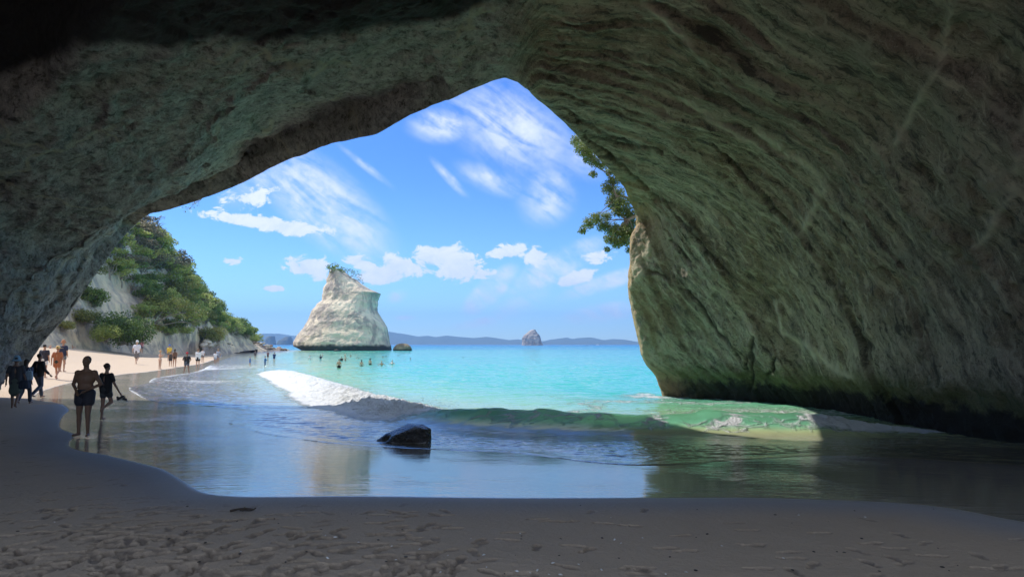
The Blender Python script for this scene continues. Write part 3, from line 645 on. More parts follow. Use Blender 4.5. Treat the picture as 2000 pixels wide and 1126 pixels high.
# ------------------------------------------------------------------ far hills across the bay
def ridge(pts, D, dep, seed, name_):
    P = np.array([at(a, b, D) for a, b in pts]); xs = np.linspace(P[0, 0], P[-1, 0], 420); hz = np.interp(xs, P[:, 0], P[:, 2])
    vv = np.linspace(-1, 1.2, 60); XX, VV = np.meshgrid(xs, vv); hh = np.interp(XX, xs, hz)
    sh = 1 - np.abs(VV) ** 1.3; YY = D + VV * dep
    ZZ = hh * np.clip(sh, -.2, 1) * (1 + .18 * fbm(XX * .006, YY * .006, 0, 4, seed) * (1 - sh * .7)) - 3
    return np_mesh(name_, np.stack([XX, YY, ZZ], -1), grid_faces(60, 420))
mh, n, bs = new_mat('far_hill'); P = geo_pos(n)
n.put(bs.inputs['Base Color'], n.mix(n.noise(P, .012, 5, .65), (.03, .06, .028), (.12, .14, .07))); bs.inputs['Roughness'].default_value = 1
n.put(bs.inputs['Normal'], n.bump(n.noise(P, .02, 5, .7), .8, 20))
HP = [(380, 668), (430, 660), (490, 653), (520, 650), (545, 651), (575, 655), (610, 654), (650, 650), (700, 648), (750, 646), (770, 648), (795, 652), (815, 656), (836, 654.5), (852, 657), (872, 654.5), (895, 657), (925, 659), (950, 656.5), (975, 660), (995, 663), (1010, 661.5), (1035, 664), (1062, 665),
      (1075, 662), (1090, 660), (1107, 658), (1118, 661), (1126, 659), (1153, 657.5), (1162, 659), (1178, 663), (1196, 661), (1214, 661.5), (1228, 664), (1250, 668), (1300, 666), (1400, 664), (1500, 668)]
tag(link_mesh('hills', ridge(HP, 6800, 900, 301, 'hills'), mh), kind='structure')

# ------------------------------------------------------------------ headland at the left
BASE = np.array([(-62, 60), (-65, 82), (-66, 95), (-67.5, 110), (-70, 135), (-74, 165), (-81, 200), (-87, 230), (-93, 248), (-106, 262), (-130, 275)], float)
BC = catmull(BASE, 12); bs_ = np.cumsum(np.r_[0, np.hypot(*np.diff(BC, axis=0).T)])
def head_pt(a, b):
    """a: arc position along the foot of the cliff, b: metres inland; returns x, y, z"""
    x = np.interp(a, bs_, BC[:, 0]); y = np.interp(a, bs_, BC[:, 1])
    x2 = np.interp(a + 1, bs_, BC[:, 0]); y2 = np.interp(a + 1, bs_, BC[:, 1]); x1 = np.interp(a - 1, bs_, BC[:, 0]); y1 = np.interp(a - 1, bs_, BC[:, 1])
    tx, ty = x2 - x1, y2 - y1; L = np.hypot(tx, ty) + 1e-9; nx, ny = -ty / L, tx / L
    X = x + nx * b; Y = y + ny * b
    Hh = np.interp(y, [60, 100, 130, 150, 165, 176, 190, 205, 222, 236, 248, 262, 275], [30, 33, 34, 33, 30, 24.5, 20, 15.5, 12, 9, 6.5, 4, 2])
    g = np.interp(b, [-1.5, 0, 1.2, 3.0, 6, 8, 10, 13, 18, 24, 60], [-.10, 0, .12, .22, .30, .52, .62, .74, .92, 1.0, 1.0])
    Z = 1.2 + np.minimum(2.2, .02 * 60) * (y < 220) + Hh * g
    Z = Z + np.clip(b, 0, 3) * .25 * fbm(X * .12, Y * .12, Z * .12, 4, 411) * 2.2
    X = X + fbm(X * .14, Y * .14, Z * .14 + 9, 4, 412) * 1.8
    return X, Y, Z
A, B = np.meshgrid(np.linspace(0, bs_[-1], 330), np.concatenate([np.linspace(-1.5, 14, 110), np.linspace(14.5, 60, 40)]))
HX, HY, HZ = head_pt(A, B)
me = np_mesh('headland', np.stack([HX, HY, HZ], -1), grid_faces(*A.shape))
mr, n, bs = new_mat('cliff_rock'); P = geo_pos(n); pz = n.sep(P)[2]
a = n.noise(n.map(P, (.35, .35, .06)), 1.0, 6, .65, .3); b = n.noise(P, .3, 6, .65); 
c = n.mix(n.ramp(a, [(.35, 0.0), (.65, 1.0)]), (.38, .32, .27), (.88, .69, .46))
c = n.mix(n.ramp(b, [(.50, 0.0), (.62, .7)]), c, (.20, .18, .18))
c = n.mix(n.m('MULTIPLY', n.smooth(10, 22, pz), .8), c, (.55, .52, .45))
n.put(bs.inputs['Base Color'], c); bs.inputs['Roughness'].default_value = .9
n.put(bs.inputs['Normal'], n.bump(n.m('ADD', a, b), .9, 1.2))
tag(link_mesh('cliff_headland', me, mr), kind='structure')

# ------------------------------------------------------------------ foliage
def leaf_mat(name, dark, mid, light, rough=.55, transl=.38):
    m, n, bs = new_mat(name); P = geo_pos(n)
    oi = n.node('ShaderNodeObjectInfo').outputs['Random']
    a = n.noise(P, .9, 3, .6); b = n.noise(P, 7, 3, .7)
    f = n.m('ADD', n.m('MULTIPLY', a, .6), n.m('ADD', n.m('MULTIPLY', b, .5), n.m('MULTIPLY', n.m('SUBTRACT', oi, .5), .35)))
    c = n.ramp(f, [(.36, dark), (.54, mid), (.75, light)])
    n.put(bs.inputs['Base Color'], c); bs.inputs['Roughness'].default_value = rough
    tl = n.node('ShaderNodeBsdfTranslucent'); n.put(tl.inputs[0], c); ms = n.node('ShaderNodeMixShader'); ms.inputs[0].default_value = transl
    n.l.new(bs.outputs[0], ms.inputs[1]); n.l.new(tl.outputs[0], ms.inputs[2]); n.l.new(ms.outputs[0], m.node_tree.nodes['Material Output'].inputs[0])
    return m
LG = [leaf_mat('leaf_deep_green', (.055, .10, .02), (.17, .25, .05), (.38, .44, .13)),
      leaf_mat('leaf_olive_green', (.12, .16, .03), (.31, .36, .08), (.56, .57, .18)),
      leaf_mat('leaf_yellow_green', (.12, .14, .03), (.24, .25, .06), (.42, .38, .11)),
      leaf_mat('leaf_grey_brown', (.10, .09, .05), (.20, .18, .11), (.33, .29, .19))]
BARK = plain('grey_bark', (.30, .26, .22), .9, .3, 5, .4)
def leaves(blobs, per, size, seed, shell=.55, up=.35):
    """many small quads spread through a set of ellipsoid clumps (x, y, z, rx, ry, rz)"""
    r = np.random.default_rng(seed); VV = []
    for (bx, by, bz, rx, ry, rz) in blobs:
        n_ = int(per * (rx * ry + rx * rz + ry * rz) / 3)
        d = r.normal(size=(n_, 3)); d /= np.linalg.norm(d, axis=1, keepdims=True)
        rad = shell + (1 - shell) * r.random(n_) ** .6; rad *= 1 + .25 * fbm(d[:, 0] * 2.2 + bx, d[:, 1] * 2.2 + by, d[:, 2] * 2.2 + bz, 2, seed)
        keep = fbm(d[:, 0] * 3 + bx * 3, d[:, 1] * 3 + by, d[:, 2] * 3, 2, seed + 3) > -.38
        d, rad = d[keep], rad[keep]; n_ = len(d)
        c = np.array([bx, by, bz]) + d * rad[:, None] * np.array([rx, ry, rz])
        nn = d * .7 + r.normal(size=(n_, 3)) * .7 + np.array([0, 0, up]); nn /= np.linalg.norm(nn, axis=1, keepdims=True)
        t = np.cross(nn, r.normal(size=(n_, 3))); t /= np.linalg.norm(t, axis=1, keepdims=True); b_ = np.cross(nn, t)
        s = size * r.uniform(.6, 1.4, (n_, 1)); 
        VV.append(np.stack([c - t * s, c - b_ * s * .55, c + t * s, c + b_ * s * .55], 1))
    V = np.concatenate(VV).reshape(-1, 3); return np_mesh('leaves', V, np.arange(len(V)).reshape(-1, 4))
def tube(path, radii, seg=7):
    P = np.asarray(path, float); T = np.gradient(P, axis=0); T /= np.linalg.norm(T, axis=1, keepdims=True) + 1e-9
    ref = np.array([.31, .22, .92]); U = np.cross(T, ref); U /= np.linalg.norm(U, axis=1, keepdims=True) + 1e-9; W = np.cross(T, U)
    th = np.linspace(0, 2 * np.pi, seg, endpoint=False)
    V = P[:, None] + np.asarray(radii)[:, None, None] * (U[:, None] * np.cos(th)[None, :, None] + W[:, None] * np.sin(th)[None, :, None])
    return V.reshape(-1, 3), grid_faces(len(P), seg, True)
def tubes_mesh(lst, seg=7):
    VV, FF, o = [], [], 0
    for p, r in lst:
        v, f = tube(p, r, seg); VV.append(v); FF.append(f + o); o += len(v)
    return np_mesh('branches', np.concatenate(VV), np.concatenate(FF))
def limb(a, b, r0, r1, rg, bend=.15, n_=7):
    a, b = np.array(a, float), np.array(b, float); t = np.linspace(0, 1, n_)[:, None]; L = np.linalg.norm(b - a)
    off = rg.normal(size=3) * bend * L; off2 = rg.normal(size=3) * bend * L * .5
    return a * (1 - t) + b * t + off * np.sin(np.pi * t) + off2 * np.sin(2 * np.pi * t), r0 + (r1 - r0) * t[:, 0]
def tree_meshes(seed, R0=3.2, Hh=5.0, nb=9, flat=.55, per=70, size=.22):
    rg = np.random.default_rng(seed); blobs = []; br = []
    base = np.array([0, 0, -1.5]); fork = np.array([rg.normal() * .3, rg.normal() * .3, Hh * .35])
    br.append(limb(base, fork, .32, .22, rg, .06))
    for k in range(nb):
        a = k * 2.4 + rg.uniform(-.4, .4); rr = R0 * (.15 + .75 * math.sqrt((k + .5) / nb)); zz = Hh * (.62 + .38 * (1 - (rr / R0) ** 1.5)) + rg.normal() * .35
        c = np.array([rr * math.cos(a), rr * math.sin(a), zz]); s = R0 * rg.uniform(.30, .48)
        blobs.append((*c, s, s * rg.uniform(.8, 1.2), s * flat * rg.uniform(.8, 1.2)))
        br.append(limb(fork, c, .14, .04, rg, .12))
    return leaves(blobs, per, size, seed), tubes_mesh(br, 6)
PROTO = []
for k in range(6):
    PROTO.append(tree_meshes(500 + k, 3.2, [4.6, 5.2, 4.2, 5.0, 3.8, 5.6][k], [10, 12, 9, 13, 8, 11][k], [.5, .6, .45, .7, .55, .5][k], 120, .20))
def link_obj(name, data, parent=None, mat=None):
    o = bpy.data.objects.new(name, data); COL.objects.link(o); o.parent = parent
    if mat is not None:
        if not data.materials: data.materials.append(mat)
        o.material_slots[0].link = 'OBJECT'; o.material_slots[0].material = mat
    return o
def place_tree(name, k, loc, s, rz, mat, label, cat='tree', group='trees covering the headland', sz=1.0, trunk=True):
    t = empty(name, loc, rz, label, cat, group); t.scale = (s, s, s * sz)
    link_obj('crown', PROTO[k][0], t, mat)
    if trunk: link_obj('trunk', PROTO[k][1], t, BARK)
    return t
def project(x, y, z):
    dz = z - CAMZ; f = y * CP + dz * SP; return 1000 + F * x / f, 563 - F * (-y * SP + dz * CP) / f
bare = [np.array(p) for p in [[(150, 545), (205, 525), (275, 560), (278, 600), (200, 612), (165, 600)], [(90, 625), (150, 610), (190, 640), (195, 668), (90, 668)], [(300, 652), (378, 640), (380, 672), (300, 672)], [(235, 450), (262, 440), (275, 480), (255, 500), (240, 480)]]]
def bare_at(px, py): return any(inside(p, np.array([px]), np.array([py]))[0] for p in bare)
rg = random.Random(11); placed = []
TL = {0: 'deep green tree in the closed canopy over the headland', 1: 'olive green tree in the closed canopy over the headland', 2: 'yellowish green tree in the closed canopy over the headland', 3: 'grey brown thin leaved tree high on the headland'}
tries = 0
while len(placed) < 290 and tries < 20000:
    tries += 1
    near_ = rg.random() < .55; a = rg.uniform(12, 120) if near_ else rg.uniform(105, bs_[-1] - 3); b = rg.uniform(1.5, 19)
    x, y, z = [float(v_) for v_ in head_pt(np.array([a]), np.array([b]))]
    px, py = project(x, y, z + 2.2)
    if px > 521 or px < 90 or bare_at(px, py): continue
    s = rg.uniform(.75, 1.35) * (1.0 if y > 150 else .85)
    if y > 225: s *= .8
    mind = 2.6 * s
    if any((x - q[0]) ** 2 + (y - q[1]) ** 2 + (z - q[2]) ** 2 < (mind + q[3]) ** 2 * .22 for q in placed): continue
    placed.append((x, y, z, mind))
    w_ = rg.random()
    if py < 520: mk = 3 if w_ < .45 else 1
    elif y > 185: mk = 0 if w_ < .75 else 1
    else: mk = 0 if w_ < .35 else (1 if w_ < .85 else 2)
    place_tree('headland_tree', rg.randrange(6), (x, y, z - 1.2 * s), s, rg.uniform(0, 6.28), LG[mk], TL[mk])
print('headland trees', len(placed), tries, round(time.time() - T0, 1))
# shrubs and grasses at the foot, each by its look
def shrub_mesh(seed, rx, ry, rz, nb, per, size):
    rg = np.random.default_rng(seed); bl = []; br = []
    for k in range(nb):
        a = rg.uniform(0, 6.28); q = math.sqrt(rg.random()); c = (rx * q * math.cos(a) * .75, ry * q * math.sin(a) * .75, rz * (.25 + .6 * rg.random() * (1 - q * .5)))
        s = rg.uniform(.32, .5); bl.append((*c, rx * s, ry * s, rz * s * .8)); br.append(limb((0, 0, -.3), c, .09, .03, rg, .1))
    return leaves(bl, per, size, seed), tubes_mesh(br, 5)
SHR = [(232, 668, 108, 5.2, 5.5, 0, 'big dark green shrub below the tan cliff at the back of the beach'), (208, 662, 104, 2.6, 2.6, 1, 'round olive shrub at the foot of the big dark shrub'), (165, 628, 106, 3.0, 2.4, 2, 'yellow green shrub on the grey rock near the arch foot'),
       (250, 668, 112, 2.6, 2.2, 1, 'low olive shrub right of the big dark shrub on the sand'), (400, 664, 158, 3.4, 3.6, 2, 'left clump of yellow green grassy scrub on the bank above the boulders'), (428, 662, 165, 3.6, 3.8, 2, 'right clump of yellow green grassy scrub beside the pale driftwood'), (180, 585, 112, 2.4, 2.6, 0, 'dark green bush left of the tan cliff against the arch'),
       (325, 650, 138, 2.6, 1.7, 0, 'low dark green shrub right of the spreading tree'), (300, 668, 138, 1.7, 1.1, 1, 'small olive shrub under the spreading bare branched tree'), (355, 648, 146, 2.6, 2.0, 1, 'olive shrub on top of the low grey rock face'), (120, 640, 100, 2.0, 1.4, 2, 'small yellowish shrub above the grey rock at the far left')]
for i, (px, py, D, rr, hh, mk, lab) in enumerate(SHR):
    t = empty('shrub', tuple(at(px, py, D) - np.array([0, 0, .2])), 0, lab, 'shrub', 'shrubs at the foot of the headland')
    a_, b_ = shrub_mesh(700 + i, rr, rr, hh, 14, 170, .15); link_mesh('foliage', a_, LG[mk], t, False); link_mesh('stem', b_, BARK, t)
# more shrubs clinging to the cliff face
_hp = np.stack([HX.ravel(), HY.ravel(), HZ.ravel()], -1); _pp = project(_hp[:, 0], _hp[:, 1], _hp[:, 2])
def head_at(px, py):
    d_ = (_pp[0] - px) ** 2 + (_pp[1] - py) ** 2; c_ = np.where(d_ < max(d_.min() * 1.5, 9))[0]; return _hp[c_[np.argmin(_hp[c_, 1])]]
rg = random.Random(77); cs = 0; SH = [shrub_mesh(760 + k, 2.2, 2.2, 1.9, 10, 190, .15) for k in range(5)]; cliffpatch = np.array([(196, 528), (268, 540), (274, 602), (200, 606)])
while cs < 44:
    px, py = rg.uniform(165, 475), rg.uniform(500, 664)
    if px < 205 and py > 612: continue
    if inside(cliffpatch, np.array([px]), np.array([py]))[0] or (300 < px < 372 and py > 646 and rg.random() < .8): continue
    if py < np.interp(px, [165, 300, 400, 475], [500, 480, 560, 620]): continue
    p_ = head_at(px, py); mk = rg.choice([0, 1, 1, 2, 0]); s_ = rg.uniform(.6, 1.25)
    t = empty('shrub', tuple(p_ - np.array([0, 0, .5])), rg.uniform(0, 6.28), ['dark green shrub clinging to the face of the headland cliff', 'olive green shrub clinging to the face of the headland cliff', 'yellow green shrub clinging to the face of the headland cliff'][mk], 'shrub', 'shrubs on the cliff face'); t.scale = (s_,) * 3
    k_ = rg.randrange(5); link_obj('foliage', SH[k_][0], t, LG[mk]); link_obj('stem', SH[k_][1], t, BARK); cs += 1
# the spreading tree with bare grey limbs
D = 132; o0 = at(278, 668, D); rgn = np.random.default_rng(31)
def rel(px, py, dy=0): return at(px, py, D + dy) - o0
t = empty('spreading_tree', tuple(o0), 0, 'spreading tree with bare pale grey limbs at the back of the beach', 'tree')
br = [limb((0, 0, -.5), rel(292, 640), .42, .30, rgn, .05), limb(rel(292, 640), rel(325, 618), .26, .14, rgn, .08), limb(rel(325, 618), rel(365, 612), .14, .05, rgn, .1), limb(rel(292, 640), rel(282, 612), .2, .08, rgn, .1),
      limb(rel(282, 612), rel(270, 596), .1, .04, rgn, .1), limb(rel(300, 632), rel(350, 628), .16, .05, rgn, .08), limb(rel(350, 628), rel(378, 638), .08, .03, rgn, .08), limb(rel(310, 627), rel(318, 596), .12, .04, rgn, .1), limb(rel(325, 618), rel(345, 596), .1, .04, rgn, .1), limb((.1, 0, 0), rel(268, 640), .16, .06, rgn, .12), limb(rel(268, 640), rel(262, 618), .1, .04, rgn, .12)]
bl = [(*rel(px, py, dy), r_, r_, r_ * .5) for px, py, dy, r_ in [(300, 592, 0, 2.0), (325, 585, 1, 2.2), (350, 590, 0, 2.2), (375, 600, 1, 2.0), (392, 612, 0, 1.6), (280, 600, 1, 1.6), (340, 604, -1, 1.6), (365, 618, -1, 1.3), (385, 630, 0, 1.2), (312, 608, 2, 1.3)]]
link_mesh('trunk', tubes_mesh(br, 8), BARK, t); link_mesh('crown', leaves(bl, 150, .15, 33), LG[2], t, False)
# thin half bare tree on the skyline
D = 160; o0 = at(292, 470, D)
t = empty('skyline_tree', tuple(o0), 0, 'thin almost bare tree on the skyline beside the arch edge', 'tree')
br = [limb((0, 0, -1), rel(296, 445), .2, .12, rgn, .08)] + [limb(rel(296, 450), rel(rgn.uniform(285, 326), rgn.uniform(420, 448)), .08, .025, rgn, .12) for _ in range(16)]
link_mesh('trunk', tubes_mesh(br, 5), BARK, t); link_mesh('crown', leaves([(*rel(a, b), .9, .9, .5) for a, b in [(300, 430), (315, 425), (290, 440), (308, 445)]], 60, .16, 34), LG[3], t, False)
# trees on top of the tall stack
def tuft(name, lab, D, base, blobs, mat, seed, size=.28, per=60, grp=None, rscale=1.0):
    global o0
    o0 = at(*base, D); rg_ = np.random.default_rng(seed)
    def rl(px, py): return at(px, py, D) - o0
    t = empty(name, tuple(o0), 0, lab, 'tree', grp)
    k = D / F
    bl = [(rl(a, b)[0], rg_.normal() * r_ * k * .3, rl(a, b)[2], r_ * k, r_ * k, r_ * k * .75) for a, b, r_ in blobs]
    br = [limb((0, 0, -.5), b_[:3], .16 * rscale, .05 * rscale, rg_, .12) for b_ in bl]
    link_mesh('trunk', tubes_mesh(br, 5), BARK, t); link_mesh('crown', leaves(bl, per, size, seed), mat, t, False); return t
tuft('stack_tree', 'dark bushy tree on the left top of the sea stack', 302, (652, 534), [(645, 521, 7), (654, 518, 8), (661, 523, 9), (668, 526, 7), (650, 527, 8), (640, 519, 4)], LG[0], 41, .35, 34, 'trees on top of the sea stack')
tuft('stack_tree', 'sparse leaning tree on the right top of the sea stack', 302, (682, 540), [(680, 527, 6), (688, 530, 6), (695, 533, 7), (701, 539, 6), (705, 546, 5), (710, 552, 3.5), (677, 532, 4)], LG[0], 42, .32, 18, 'trees on top of the sea stack')

# boulders of the rocky point
MROCK = plain('shore_rock', (.30, .22, .17), .9, .45, .9, .5); MROCK2 = plain('pale_shore_rock', (.50, .43, .35), .9, .35, .9, .5)
BO = [boulder_mesh(1, .85, .62, 900 + k, 3, 8, .1, .6) for k in range(8)]
rg = random.Random(21); cnt = 0
while cnt < 150:
    px = rg.uniform(398, 562); u_ = (px - 398) / 164
    D = 150 + 145 * u_ + rg.uniform(-8, 12)
    lo = np.interp(px, [398, 430, 480, 520, 562], [677, 682, 684, 684, 684]); hi = np.interp(px, [398, 420, 470, 510, 540, 562], [668, 662, 664, 670, 677, 682])
    py = rg.uniform(hi, lo); p = at(px, py, D)
    s = rg.uniform(.5, 1.7) * (1.1 if px > 470 else .8) * (1 - .3 * u_)
    pale = px < 450 or rg.random() < .25
    o = link_obj('shore_rock', BO[rg.randrange(8)], None, MROCK2 if pale else MROCK)
    o.location = p; o.scale = (s, s, s * rg.uniform(.6, 1)); o.rotation_euler = (rg.uniform(-.3, .3), rg.uniform(-.3, .3), rg.uniform(0, 6.28))
    tag(o, 'pale grey angular boulder in the jumble at the headland foot' if pale else 'brown angular boulder in the jumble running out from the headland', 'boulder', 'boulders at the headland point'); cnt += 1
# ground under that jumble
# bank of rubble itself
V = []
for i, px in enumerate(np.linspace(395, 563, 60)):
    u_ = (px - 395) / 168; D = 150 + 145 * u_
    for j in range(9):
        f = j / 8; py = np.interp(px, [398, 420, 470, 510, 540, 563], [671, 666, 667, 672, 679, 684]); tz = at(px, py, D)[2] * (1 - (2 * f - 1) ** 2) - .3 + .5 * float(fbm(np.array([i * .5]), np.array([j * .7]), 0, 3, 5)[0]); q = at(px, 672, D + (f - .5) * 26)
        V.append((q[0], q[1], tz))
tag(link_mesh('rubble_bank', np_mesh('rubble_bank', V, grid_faces(60, 9)), MROCK), kind='structure')

# ------------------------------------------------------------------ tree hanging from the cliff outside the right edge of the arch
D = 36.0; o0 = at(1243, 415, D) + np.array([.35, .4, 0])
t = empty('overhanging_tree', tuple(o0), 0, 'leafy tree hanging over the right edge of the arch against the sky', 'tree')
cl = [(1128, 276, 15), (1138, 290, 17), (1150, 300, 15), (1160, 316, 12), (1146, 312, 9), (1175, 322, 11), (1158, 340, 9), (1190, 336, 9), (1200, 352, 13), (1188, 366, 15), (1205, 378, 17), (1198, 395, 17), (1216, 396, 17), (1226, 416, 18), (1207, 412, 14), (1232, 436, 18),
      (1185, 422, 10), (1165, 425, 14), (1150, 436, 14), (1138, 450, 9), (1178, 440, 14), (1196, 448, 16), (1212, 452, 18), (1190, 466, 12), (1205, 474, 13), (1186, 487, 7), (1222, 470, 13), (1228, 488, 7), (1224, 452, 16), (1238, 455, 12), (1236, 475, 8)]
k = D / F; rgn = np.random.default_rng(51); bl = []; br = []
for a, b, r_ in cl:
    c = at(a, b, D + rgn.uniform(-.5, .9)) - o0; r_ = r_ * k * 1.0; bl.append((*c, r_, r_ * 1.1, r_ * .85))
hub = [np.zeros(3), at(1225, 430, D) - o0, at(1205, 385, D) - o0, at(1190, 345, D + .3) - o0, at(1160, 310, D + .3) - o0]
br.append(limb(hub[0], hub[1], .11, .08, rgn, .05)); br.append(limb(hub[0], hub[2], .10, .06, rgn, .08)); br.append(limb(hub[2], hub[3], .06, .045, rgn, .08)); br.append(limb(hub[3], hub[4], .045, .03, rgn, .08))
for c in bl:
    h = min(hub, key=lambda q_: np.linalg.norm(q_ - np.array(c[:3]))); br.append(limb(h, c[:3], .035, .012, rgn, .12))
    for _ in range(3): br.append(limb(c[:3], np.array(c[:3]) + rgn.normal(size=3) * c[3] * .5, .012, .005, rgn, .1))
link_mesh('trunk', tubes_mesh(br, 5), BARK, t); link_mesh('crown', leaves([(*b_[:3], b_[3] * 1.1, b_[4] * 1.1, b_[5] * 1.1) for b_ in bl], 4600, .048, 52, .1), leaf_mat('leaf_hanging', (.03, .055, .02), (.075, .12, .035), (.24, .29, .08), .45, .3), t, False)
# sprig growing from the outer lip on the left
D = 37; o0 = at(385, 392, D) + np.array([0, .6, .3]); t = empty('overhanging_sprig', tuple(o0), 0, 'small grassy sprig hanging off the left lip of the arch', 'plant')
bl = [(*(at(a, b, D + .5) - o0), .35, .35, .16) for a, b in [(372, 401), (362, 408), (380, 397)]]
link_mesh('stem', tubes_mesh([limb((0, 0, 0), b_[:3], .02, .008, rgn, .1) for b_ in bl], 4), BARK, t); link_mesh('foliage', leaves(bl, 160, .05, 53), LG[1], t, False)
print('far', round(time.time() - T0, 1))

# ------------------------------------------------------------------ air
hz = np_mesh('haze', [(x_, y_, z_) for z_ in (-8.5, 420) for y_ in (-150, 9000) for x_ in (-7000, 7000)], [(0, 2, 3, 1), (4, 5, 7, 6), (0, 1, 5, 4), (2, 6, 7, 3), (0, 4, 6, 2), (1, 3, 7, 5)])
m = bpy.data.materials.new('air'); m.use_nodes = True; n = NT(m.node_tree); n.n.remove(m.node_tree.nodes['Principled BSDF'])
pv = n.node('ShaderNodeVolumePrincipled'); pv.inputs['Density'].default_value = 1.5e-4; pv.inputs['Color'].default_value = (.26, .52, 1, 1); pv.inputs['Anisotropy'].default_value = .2
n.l.new(pv.outputs[0], m.node_tree.nodes['Material Output'].inputs['Volume'])
tag(link_mesh('haze', hz, m, smooth=False), kind='stuff')
# ------------------------------------------------------------------ people
def cap(a, b, r0, r1, seg=12, fl=1.0, flax=None):
    """closed tapered capsule between a and b"""
    a, b = np.array(a, float), np.array(b, float); L = np.linalg.norm(b - a)
    if L < 1e-6: b = a + np.array([0, 0, 1e-3]); L = 1e-3
    T = (b - a) / L; ref = np.array([0, 1, 0]) if abs(T[1]) < .9 else np.array([1, 0, 0]); U = np.cross(T, ref); U /= np.linalg.norm(U); W = np.cross(T, U)
    ph = np.linspace(-np.pi / 2, 0, 5); ring = [(-r0 * 0 + r0 * math.sin(p), r0 * math.cos(p)) for p in ph] + [(L + r1 * math.sin(p), r1 * math.cos(p)) for p in np.linspace(0, np.pi / 2, 5)]
    th = np.linspace(0, 2 * np.pi, seg, endpoint=False); V = []
    for h, r in ring: V.append(a + T * h + max(r, 1e-4) * (U * np.cos(th)[:, None] + W * np.sin(th)[:, None] * fl))
    V = np.concatenate(V); n_ = len(ring); Fq = [tuple(q) for q in grid_faces(n_, seg, True)]
    Fq.append(tuple(range(seg))[::-1]); Fq.append(tuple(range((n_ - 1) * seg, n_ * seg))); return V, Fq
def ell(c, r, rot=None):
    th = np.linspace(0, 2 * np.pi, 18, endpoint=False); ph = np.linspace(-np.pi / 2 + .02, np.pi / 2 - .02, 11)
    V = np.stack([np.cos(ph)[:, None] * np.cos(th), np.cos(ph)[:, None] * np.sin(th), np.sin(ph)[:, None] + 0 * th], -1).reshape(-1, 3) * np.array(r)
    if rot is not None: V = V @ np.array(rot).T
    V = V + np.array(c); Fq = [tuple(q) for q in grid_faces(11, 18, True)]; Fq.append(tuple(range(18))[::-1]); Fq.append(tuple(range(180, 198))); return V, Fq
def fuse(parts, voxel, name='body', smooth=2):
    V, Fq, o = [], [], 0
    for v, f in parts:
        V.append(v); Fq += [tuple(i + o for i in q) for q in f]; o += len(v)
    me = bpy.data.meshes.new(name); me.from_pydata(np.concatenate(V).tolist(), [], Fq); me.update()
    bm = bmesh.new(); bm.from_mesh(me); bmesh.ops.recalc_face_normals(bm, faces=bm.faces); bm.to_mesh(me); bm.free()
    ob = bpy.data.objects.new('tmp', me); COL.objects.link(ob)
    md = ob.modifiers.new('r', 'REMESH'); md.mode = 'VOXEL'; md.voxel_size = voxel; md.use_smooth_shade = True
    if smooth: sm = ob.modifiers.new('s', 'SMOOTH'); sm.factor = .5; sm.iterations = smooth
    dg = bpy.context.evaluated_depsgraph_get(); ev = ob.evaluated_get(dg); out = bpy.data.meshes.new_from_object(ev)
    bpy.data.objects.remove(ob); bpy.data.meshes.remove(me); out.name = name; return out
_CM = {}
def cmat(col, rough=.75, skin=False):
    k = (tuple(col), rough)
    if k not in _CM: _CM[k] = plain('skin' if skin else 'cloth', col, rough, .10, 12, .1)
    return _CM[k]
SKIN = (.48, .27, .18); SKIN_D = (.30, .16, .10); SKIN_L = (.60, .38, .27)
J0 = dict(hip=(.09, 0, .91), knee=(.10, .01, .49), ank=(.10, -.01, .085), sho=(.170, 0, 1.385), elb=(.23, -.02, 1.13), wri=(.24, .04, .88), neck=(0, 0, 1.47), head=(0, .01, 1.63))
